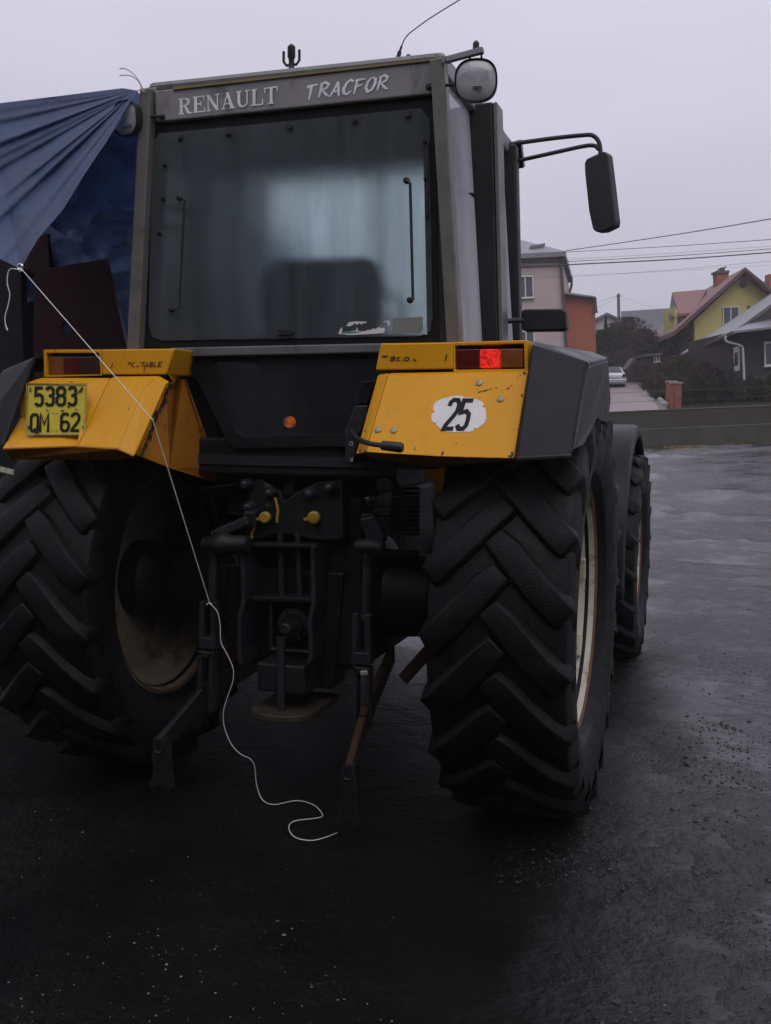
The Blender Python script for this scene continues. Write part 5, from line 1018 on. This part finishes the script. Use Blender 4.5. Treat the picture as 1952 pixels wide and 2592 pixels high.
MB().tube(spline(bpoly([(1838, 850), (1836, 858), (1842, 866), (1866, 872), (1878, 878), (1881, 892), (1884, 965), (1885, 1040)], 46.9), 5), .055, 8).build('drainpipe', pm('pale_metal_pipe', (.30, .31, .33), .4), wo, smooth=True)
# small well roof and hut
ws = empty('garden_well', base(1603, 70), 'small steep gabled wooden well roof beside the driveway', 'well')
MB().prism(bpoly([(1583, 934), (1604, 906), (1606, 906), (1627, 936), (1623, 938), (1605, 912), (1586, 937)], 70), hf*1.2).build('roof', pm('weathered_shingle', (.11, .10, .10), .8), ws)
MB().prism(bpoly([(1605, 914), (1620, 936), (1618, 985), (1592, 985), (1590, 936)], 70.1), hf*1.0).build('wall', m_wood, ws)
hu = empty('garden_hut', base(1655, 68), 'low dark garden hut with pale windows behind bushes', 'hut')
MB().prism(bpoly([(1635, 900), (1672, 896), (1674, 990), (1637, 990)], 68), hf*2).build('wall', m_wood, hu)
MB().prism(bpoly([(1632, 897), (1676, 893), (1677, 898), (1632, 902)], 67.6), hf*2.6).build('roof', m_rdk, hu)
for x0, x1, y0, y1 in ((1655, 1669, 903, 918), (1656, 1668, 921, 932)): window([(x0, y0), (x1, y0-1), (x1, y1-1), (x0, y1)], 68, hu, None, .05)

# ---- pole and wires
po = empty('utility_pole', base(1568, 88), 'leaning wooden utility pole in front of the barn roof', 'pole')
MB().tube([PD(1565.5, 744, 88), PD(1570, 1000, 88)], [.12, .17], 10).build('pole', pm('grey_pole_wood', (.10, .09, .085), .8), po, smooth=True)
MB().bar(PD(1560, 750, 88), PD(1571, 749, 88), .08, .08).build('crossarm', m_fas, po)
wm_ = pm('black_wire', (.03, .03, .033), .6)
def wire(pts, d, r, label):
    P_ = [PD(x, y, dd) for (x, y), dd in zip(pts, d)]
    o = MB().tube(spline(P_, 12), r, 5).build('overhead_wire', wm_, None, smooth=True); tag(o, label, 'wire', 'overhead wires across the sky'); return o
wire([(1432, 635), (1690, 597), (1952, 554), (2300, 490)], (60, 50, 42, 34), .022, 'topmost overhead wire climbing to the right from the pink house corner')
wire([(1432, 638), (1690, 624), (1952, 606), (2300, 580)], (60, 52, 45, 38), .015, 'second overhead wire from the pink house corner')
wire([(1150, 671), (1440, 656), (1700, 641), (1952, 623), (2300, 598)], (45,)*5, .006, 'thin faint wire just above the paired cables')
wire([(1150, 679), (1440, 662), (1700, 648), (1952, 630), (2300, 604)], (45,)*5, .014, 'upper cable of the close pair of cables')
wire([(1150, 688), (1443, 670), (1700, 657), (1952, 639), (2300, 612)], (45,)*5, .026, 'thickest overhead cable crossing before the pink house')
wire([(1150, 706), (1452, 699), (1700, 683), (1952, 661), (2300, 630)], (45,)*5, .006, 'lowest thin wire below the thick cable')
wire([(1452, 699), (1700, 686), (1952, 671), (2300, 650)], (50,)*4, .005, 'faint lowest wire running nearly level over the yellow house')
wire([(1560, 749), (1535, 758), (1508, 766)], (88, 82, 76), .012, 'upper slack wire from the utility pole to the orange house')
wire([(1561, 750), (1535, 768), (1508, 780)], (88, 82, 76), .010, 'lower slack wire from the utility pole to the orange house')
wire([(1570, 750), (1620, 768), (1670, 782)], (88, 95, 100), .008, 'thin wire from the utility pole to the barn')

# ---- wall, fence, gate posts, driveway, car
ss = np.linspace(-14, 30, 45); vs, fs = [], []
for s__ in ss:
    zb, zt = float(terrain(s__, 35.9)), float(terrain(s__, 36.4))
    for d_, z_ in ((35.86, zb-.5), (35.86, zt+.02), (36.42, zt+.02), (36.42, zb-.5)): vs.append(SD(s__, d_, z_))
fs = [(i*4+k, i*4+(k+1) % 4, (i+1)*4+(k+1) % 4, (i+1)*4+k) for i in range(len(ss)-1) for k in range(4)]+[(0, 1, 2, 3), tuple(range(len(vs)-4, len(vs)))]
lwm = pm('weathered_concrete', (.045, .040, .034), .85, var=.3, scale=.8, bump=.4, bscale=6, dirt=(.03, .03, .014), dscale=1.2, damt=.5)
tag(MB().add(vs, fs).build('low_wall', lwm), 'low mossy concrete wall along the far edge of the yard', 'wall')
DF = 41.6
fe = empty('wire_fence', SD(11, DF, float(terrain(11, DF))), 'thin wire fence with rusty posts on the grassy bank', 'fence')
def fz(s__, h): return SD(s__, DF, float(terrain(s__, DF))+h)
for s__ in (-6.0, -2.6, .8, 4.2, 7.7, 11.5, 15.4, 19.2, 23.0): MB().bar(fz(s__, -.7), fz(s__, .85), .07, .07).build('fence_post', m_rust, fe)
for h, r_ in ((.04, .035), (.42, .006), (.80, .008)): MB().tube([fz(s__, h) for s__ in np.linspace(-6, 23, 30)], r_, 5).build('fence_rail', m_fas, fe)
for px_, dd, lab in ((1704, 43.0, 'red brick gate post with pale cap, nearer of the pair'), (1692, 46.0, 'red brick gate post with pale cap, farther of the pair')):
    g = base(px_, dd); w_h = .22
    gp = empty('gate_post', g, lab, 'gate post', 'brick gate posts')
    top = PD(px_, 972 if dd < 44 else 968, dd); top = np.array([g[0], g[1], top[2]])
    MB().bb(g+np.array([-w_h, -w_h, -.2]), top+np.array([w_h, w_h, 0])).build('brick_pillar', m_bri, gp, bevel=.01)
    MB().bb(top+np.array([-w_h-.05, -w_h-.05, .005]), top+np.array([w_h+.05, w_h+.05, .06])).build('cap', pm('pale_concrete', (.30, .25, .24), .8), gp, bevel=.01)
# driveway up the slope
dv = []; NR = 30
for k in range(NR+1):
    d_ = 41.9+(86-41.9)*k/NR; xr = np.interp(d_, [41.9, 52, 66, 86], [1664, 1640, 1618, 1600]); sr = (xr-976)/FPX*d_; wdt = np.interp(d_, [41.9, 86], [5.2, 4.0])
    for m_ in range(7): s__ = sr-wdt*(1-m_/6); dv.append(SD(s__, d_, float(terrain(s__, d_))+.03))
fs = [(k*7+i, k*7+i+1, (k+1)*7+i+1, (k+1)*7+i) for k in range(NR) for i in range(6)]
tag(MB().add(dv, fs).build('driveway', pm('pink_paving', (.17, .125, .115), .45, var=.18, scale=9, bump=.25, bscale=14, spec=.5), smooth=True), 'wet pinkish paved driveway climbing to the parked car', None, None, 'structure')
kb = tag(MB().add([dv[k*7+6]+np.array([0, 0, -.02]) for k in range(NR+1)]+[dv[k*7+6]+hr*.35+np.array([0, 0, .0]) for k in range(NR+1)], [(k, k+1, NR+2+k, NR+1+k) for k in range(NR)]).build('driveway_edge', pm('pale_gravel', (.13, .125, .12), .8, var=.3, scale=8)), 'pale kerb strip edging the driveway', None, None, 'structure')
for k in range(1, 26):
    p = dv[k*7+6]*.5+dv[k*7+7+6]*.5+hr*.3
    rock = MB(); rr = random.Random(k)
    for zz, sc in ((-.1, .16), (.06, .18), (.16, .12), (.2, .04)): pass
    rock.lathe([(-.1, .16), (.05, .17*rr.uniform(.8, 1.2)), (.14, .13*rr.uniform(.8, 1.2)), (.19, .03)], p, (rr.uniform(-.2, .2), rr.uniform(-.2, .2), 1), 7).build('kerb_stone', pm('pale_stone', (.24, .235, .225), .8, var=.25, scale=4), kb)
# silver car, seen from the rear
car = empty('parked_car', base(1552, 66), 'silver saloon car parked on the driveway, half hidden by the tractor', 'car')
cb = PD(1551, 997, 66); cb[2] = base(1551, 66)[2]+.03
upv = np.array([0, 0, 1.]); fwd = unit(hf+hr*.12); rt = np.cross(fwd, upv)
def CP(x, y, z): return cb+rt*x+fwd*y+upv*z
secs = [(0, .78, .28, .78), (.06, .84, .25, .95), (.5, .86, .22, 1.0), (1.2, .87, .2, .95), (3.0, .87, .2, .93), (4.0, .84, .2, .85), (4.35, .74, .3, .68)]
vs = []
for y, w, z0, z1 in secs: vs += [CP(-w*.96, y, z0), CP(w*.96, y, z0), CP(w, y, (z0+z1)/2), CP(w*.90, y, z1), CP(-w*.90, y, z1), CP(-w, y, (z0+z1)/2)]
fs = [(i*6+k, i*6+(k+1) % 6, (i+1)*6+(k+1) % 6, (i+1)*6+k) for i in range(len(secs)-1) for k in range(6)]+[(0, 1, 2, 3, 4, 5), tuple(range(len(vs)-6, len(vs)))]
silver = pm('silver_car_paint', (.36, .37, .39), .3, metal=.4, var=.04, coat=.4)
MB().add(vs, fs).build('body', silver, car, bevel=.05, smooth=True)
rs_ = [(.75, .74, .99), (1.25, .60, 1.40), (2.4, .60, 1.43), (3.15, .74, .95)]
vs = []
for y, w, z in rs_: vs += [CP(-w, y, z), CP(w, y, z)]
vs2 = [CP(-.80, .75, .93), CP(.80, .75, .93), CP(-.80, 3.15, .90), CP(.80, 3.15, .90)]
MB().add(vs+vs2, [(0, 1, 3, 2), (2, 3, 5, 4), (4, 5, 7, 6), (0, 2, 4, 6, 10, 8), (1, 9, 11, 7, 5, 3), (8, 9, 1, 0), (6, 7, 11, 10)]).build('cabin', silver, car, bevel=.04)
MB().prism([CP(-.62, .80, 1.02), CP(.62, .80, 1.02), CP(.52, 1.20, 1.36), CP(-.52, 1.20, 1.36)], -fwd*.03+upv*.03).build('rear_window', m_pane, car)
for sg in (-1, 1):
    MB().prism([CP(sg*.74, 1.0, 1.02), CP(sg*.74, 2.9, 1.0), CP(sg*.63, 2.35, 1.36), CP(sg*.63, 1.35, 1.34)], rt*sg*.03).build('side_window', m_pane, car)
    MB().prism([CP(sg*.56, -.02, .70), CP(sg*.80, .0, .70), CP(sg*.80, .0, .90), CP(sg*.60, -.02, .90)], -fwd*.03).build('tail_lamp', m_redoff, car, bevel=.01)
    for y in (.85, 3.45): MB().lathe([(-.10, .20), (-.10, .30), (.10, .30), (.10, .20)], CP(sg*.74, y, .30), rt, 24).build('wheel', m_rub, car, smooth=True)
MB().prism([CP(-.82, -.06, .34), CP(.82, -.06, .34), CP(.84, -.06, .56), CP(-.84, -.06, .56)], fwd*.12).build('bumper', silver, car, bevel=.03)
MB().prism([CP(-.26, -.05, .66), CP(.26, -.05, .66), CP(.26, -.05, .78), CP(-.26, -.05, .78)], fwd*.03).build('licence_plate', m_white, car)

# ---- vegetation
def leafmat(n, c): return pm(n, c, .8, var=.45, scale=2.5, spec=.15)
lm = [leafmat('dark_conifer_foliage', (.022, .026, .016)), leafmat('brown_winter_twigs', (.045, .031, .022)), leafmat('olive_hedge_foliage', (.032, .036, .015)), leafmat('grey_bare_twigs', (.060, .050, .046)), leafmat('reddish_bush', (.060, .030, .018))]
def plant(name, px_, d, ytop, hwid, shape, mat, label, cat, group, n=900, leaf=.10, ybase=None):
    g = base(px_, d); 
    if ybase is not None: g = PD(px_, ybase, d)
    top = PD(px_, ytop, d); H = top[2]-g[2]; o = empty(name, g, label, cat, group); r_ = np.random.default_rng(int(px_*7+d))
    u = r_.random(n); th = r_.random(n)*2*math.pi; rad = r_.random(n)**.45
    if shape == 'cone': z = u**1.5; rr = (1-z)**.8*(.9+.25*np.sin(z*26+th*3))
    elif shape == 'column': z = u; rr = np.clip(np.minimum(1, (1-z)*3.2)**.7*np.minimum(1, .55+z*3), 0, 1)*(.85+.2*np.sin(z*17+th*4))
    else: z = u; rr = np.sqrt(np.clip(1-(2*z-1)**2*.92, 0, 1))*(.75+.35*np.sin(th*3+z*9)+.18*np.sin(th*7))
    P = np.stack([g[0]+np.cos(th)*rad*rr*hwid, g[1]+np.sin(th)*rad*rr*hwid, g[2]+.05*H+z*H*.95], -1)
    a_ = r_.normal(size=(n, 3)); a_ /= np.linalg.norm(a_, axis=1)[:, None]; b2 = r_.normal(size=(n, 3)); b2 -= a_*(a_*b2).sum(1)[:, None]; b2 /= np.linalg.norm(b2, axis=1)[:, None]
    sz = leaf*(.5+r_.random(n))[:, None]; asp = .45 if shape != 'twig' else .12
    v = np.stack([P-a_*sz, P+b2*sz*asp, P+a_*sz, P-b2*sz*asp], 1).reshape(-1, 3)
    MB_ = MB(); MB_.v = v.tolist(); MB_.f = [(4*i, 4*i+1, 4*i+2, 4*i+3) for i in range(n)]
    MB_.build('crown', mat, o)
    MB().tube([g+np.array([0, 0, -.3]), g+np.array([0, 0, H*.35]), g+np.array([.03, 0, H*.85])], [max(.05, hwid*.07), max(.04, hwid*.05), .015], 6).build('trunk', pm('bark', (.04, .032, .026), .9), o)
    for k in range(4): a2 = k*1.7; MB().tube([g+np.array([0, 0, H*(.2+.12*k)]), g+np.array([math.cos(a2)*hwid*.6, math.sin(a2)*hwid*.6, H*(.35+.14*k)])], [.03, .01], 5).build('limb', MATS['bark'], o)
    return o
for i, (x, d, yt, w, sh, m_, lab) in enumerate((
    (1523, 78, 806, .55, 'cone', 0, 'narrow pointed conifer in front of the far pale gable'),
    (1516, 76, 838, 1.3, 'ball', 0, 'dark rounded tree beside the orange wall'),
    (1548, 79, 822, 1.5, 'ball', 1, 'dark brown tree left of the utility pole foot'),
    (1581, 82, 806, 2.0, 'ball', 1, 'largest dark tree at the utility pole foot'),
    (1618, 78, 836, 1.5, 'ball', 1, 'dark tree in front of the barn roof'),
    (1648, 80, 856, 1.5, 'ball', 3, 'greyish bare tree below the barn eave'),
    (1672, 78, 872, 1.2, 'ball', 1, 'brown bush left of the yellow house'))):
    plant('tree', x, d, yt, w, sh, lm[m_], lab, 'tree', 'trees behind the driveway', 7000 if sh == 'ball' else 2200, .085)
for i, (x, d, yt, w, m_, lab) in enumerate((
    (1545, 74, 893, 1.1, 3, 'greyish bare shrub left of the well roof'), (1572, 75, 888, 1.1, 3, 'pale grey shrub behind the well roof'), (1622, 71, 905, .9, 0, 'dark shrub right of the well roof'),
    (1640, 64, 925, .9, 1, 'brown shrub below the garden hut'), (1672, 60, 918, 1.0, 1, 'brown shrub right of the garden hut'), (1700, 58, 900, 1.1, 4, 'reddish brown shrub under the yellow house'),
    (1732, 56, 908, 1.0, 2, 'olive shrub left of the wooden house wall'), (1764, 54, 918, 1.0, 4, 'reddish shrub by the wooden side wall'), (1800, 52, 935, .9, 1, 'brown shrub below the white side windows'), (1655, 55, 955, .8, 1, 'low brown shrub along the kerb stones'), (1672, 49, 985, .6, 2, 'low olive shrub beside the gate posts'))):
    plant('shrub', x, d, yt, w, 'ball', lm[m_], lab, 'shrub', 'garden shrubs', 4000, .065)
for i, (x, yt) in enumerate(((1731, 966), (1752, 948), (1775, 958), (1797, 950), (1818, 955), (1842, 944), (1866, 957), (1890, 950), (1914, 960), (1938, 952), (1962, 956), (1990, 950))):
    names = 'first second third fourth fifth sixth seventh eighth ninth tenth eleventh twelfth'.split()
    plant('thuja', x, 44.6+.25*(i % 3), yt, .27+.03*((i*7) % 3), 'column', lm[0 if i % 3 else 2], names[i]+' thuja of the hedge row counting right from the gate posts', 'thuja', 'thuja hedge row', 2200, .045)

# ---- loose bits on the ground
def scatter(name, n, area, size, mat, label, seed, elong=1.0, flat=.6, dens=None):
    r_ = np.random.default_rng(seed); vs, fs = [], []; k = 0; tries = 0
    while k < n and tries < n*40:
        tries += 1; x, y = r_.uniform(area[0], area[2]), r_.uniform(area[1], area[3]); p = PZ(x, y, 0.0); rel = p-np.array([CAM[0], CAM[1], 0]); s__, d_ = rel@hr, rel@hf
        if d_ > 9 or d_ < .9: continue
        if dens is not None and r_.random() > dens(x, y, p): continue
        z = float(terrain(s__, d_)+yard_detail(np.array(s__), np.array(d_))); sz = size*math.exp(r_.normal()*.45); c = np.array([p[0], p[1], z+sz*flat*.3]); th = r_.random()*6.28
        ax_ = np.array([math.cos(th), math.sin(th), 0])*sz*elong; ay = np.array([-math.sin(th), math.cos(th), 0])*sz; az = np.array([0, 0, sz*flat]); o = len(vs)
        jit = lambda: r_.uniform(.7, 1.2)
        vs += [c+ax_*jit(), c+ay*jit(), c-ax_*jit(), c-ay*jit(), c+az*jit(), c-az*.5]
        fs += [(o+a_, o+(a_+1) % 4, o+4) for a_ in range(4)]+[(o+(a_+1) % 4, o+a_, o+5) for a_ in range(4)]; k += 1
    b = MB(); b.v = [V(v) for v in vs]; b.f = fs; return tag(b.build(name, mat), label, None, None, 'stuff')
clump = lambda x, y, p: float(np.clip(fbm(p[0]*1.7+5, p[1]*1.7, 3)*4+.35, 0, 1))
scatter('mud_crumbs', 2200, (1250, 1450, 1952, 2592), .0032, pm('wet_mud_crumb', (.012, .011, .010), .5), 'dark mud crumbs scattered over the wet ground', 21, 1.3, .6, clump)
scatter('mud_clods', 120, (1560, 1780, 1900, 2080), .0065, pm('brown_mud_clod', (.030, .023, .017), .75), 'larger brown mud clods on the wet ground', 22, 1.3, .6, clump)
scatter('gravel_grit', 260, (0, 2000, 1700, 2592), .0021, pm('pale_grit', (.16, .15, .135), .7), 'tiny pale grit specks on the dark foreground', 23, 1.3, .7, clump)
sv, sf = MB(), random.Random(5)
for k in range(60):
    x, y = sf.choice([(1700, 1128), (1760, 1124), (1715, 1122), (1850, 1112)]); x += sf.gauss(0, 24); y += sf.gauss(0, 3); d_ = sf.uniform(33, 35.6); p = PD(x, y, d_); rel = p-np.array([CAM[0], CAM[1], 0]); p[2] = float(terrain(rel@hr, rel@hf)+yard_detail(np.array(rel@hr), np.array(rel@hf)))+.015; a_ = sf.uniform(-.4, .4)
    sv.bar(p, p+(hr*math.cos(a_)+hf*math.sin(a_)*2)*sf.uniform(.1, .35), .012, .008)
tag(sv.build('straw', pm('straw', (.30, .22, .07), .8)), 'scattered yellow straw at the foot of the low wall', None, None, 'stuff')

# ---- unseen barn added behind the camera to block low sky light
shade_barn = empty('barn', SD(-3.5, -5.0), 'dark board barn, unseen, added behind the camera to shade the yard', 'barn')
MB().prism([SD(-16, -4.2), SD(3.0, -4.2), SD(3.0, -12), SD(-16, -12)], (0, 0, 5.6)).build('wall', m_wood, shade_barn)
MB().prism([SD(-16.6, -3.4, 5.5), SD(3.6, -3.4, 5.5), SD(3.6, -8, 8.2), SD(-16.6, -8, 8.2)], (0, 0, .12)).prism([SD(-16.6, -12.6, 5.5), SD(3.6, -12.6, 5.5), SD(3.6, -8.01, 8.2), SD(-16.6, -8.01, 8.2)], (0, 0, .12)).build('roof', m_rdk, shade_barn)

# ---- damp haze over the whole place
hz = MB().prism([SD(-420, -75, -5), SD(420, -75, -5), SD(420, 540, -5), SD(-420, 540, -5)], (0, 0, 40)).build('haze', bpy.data.materials.new('haze_air')); tag(hz, 'thin damp haze in the air', None, None, 'stuff')
hm = hz.data.materials[0]; hm.use_nodes = True; t = hm.node_tree; t.nodes.clear(); o = t.nodes.new('ShaderNodeOutputMaterial'); pv_ = t.nodes.new('ShaderNodeVolumePrincipled')
pv_.inputs['Color'].default_value = (.9, .9, .95, 1); pv_.inputs['Density'].default_value = .0010; t.links.new(pv_.outputs[0], o.inputs['Volume'])
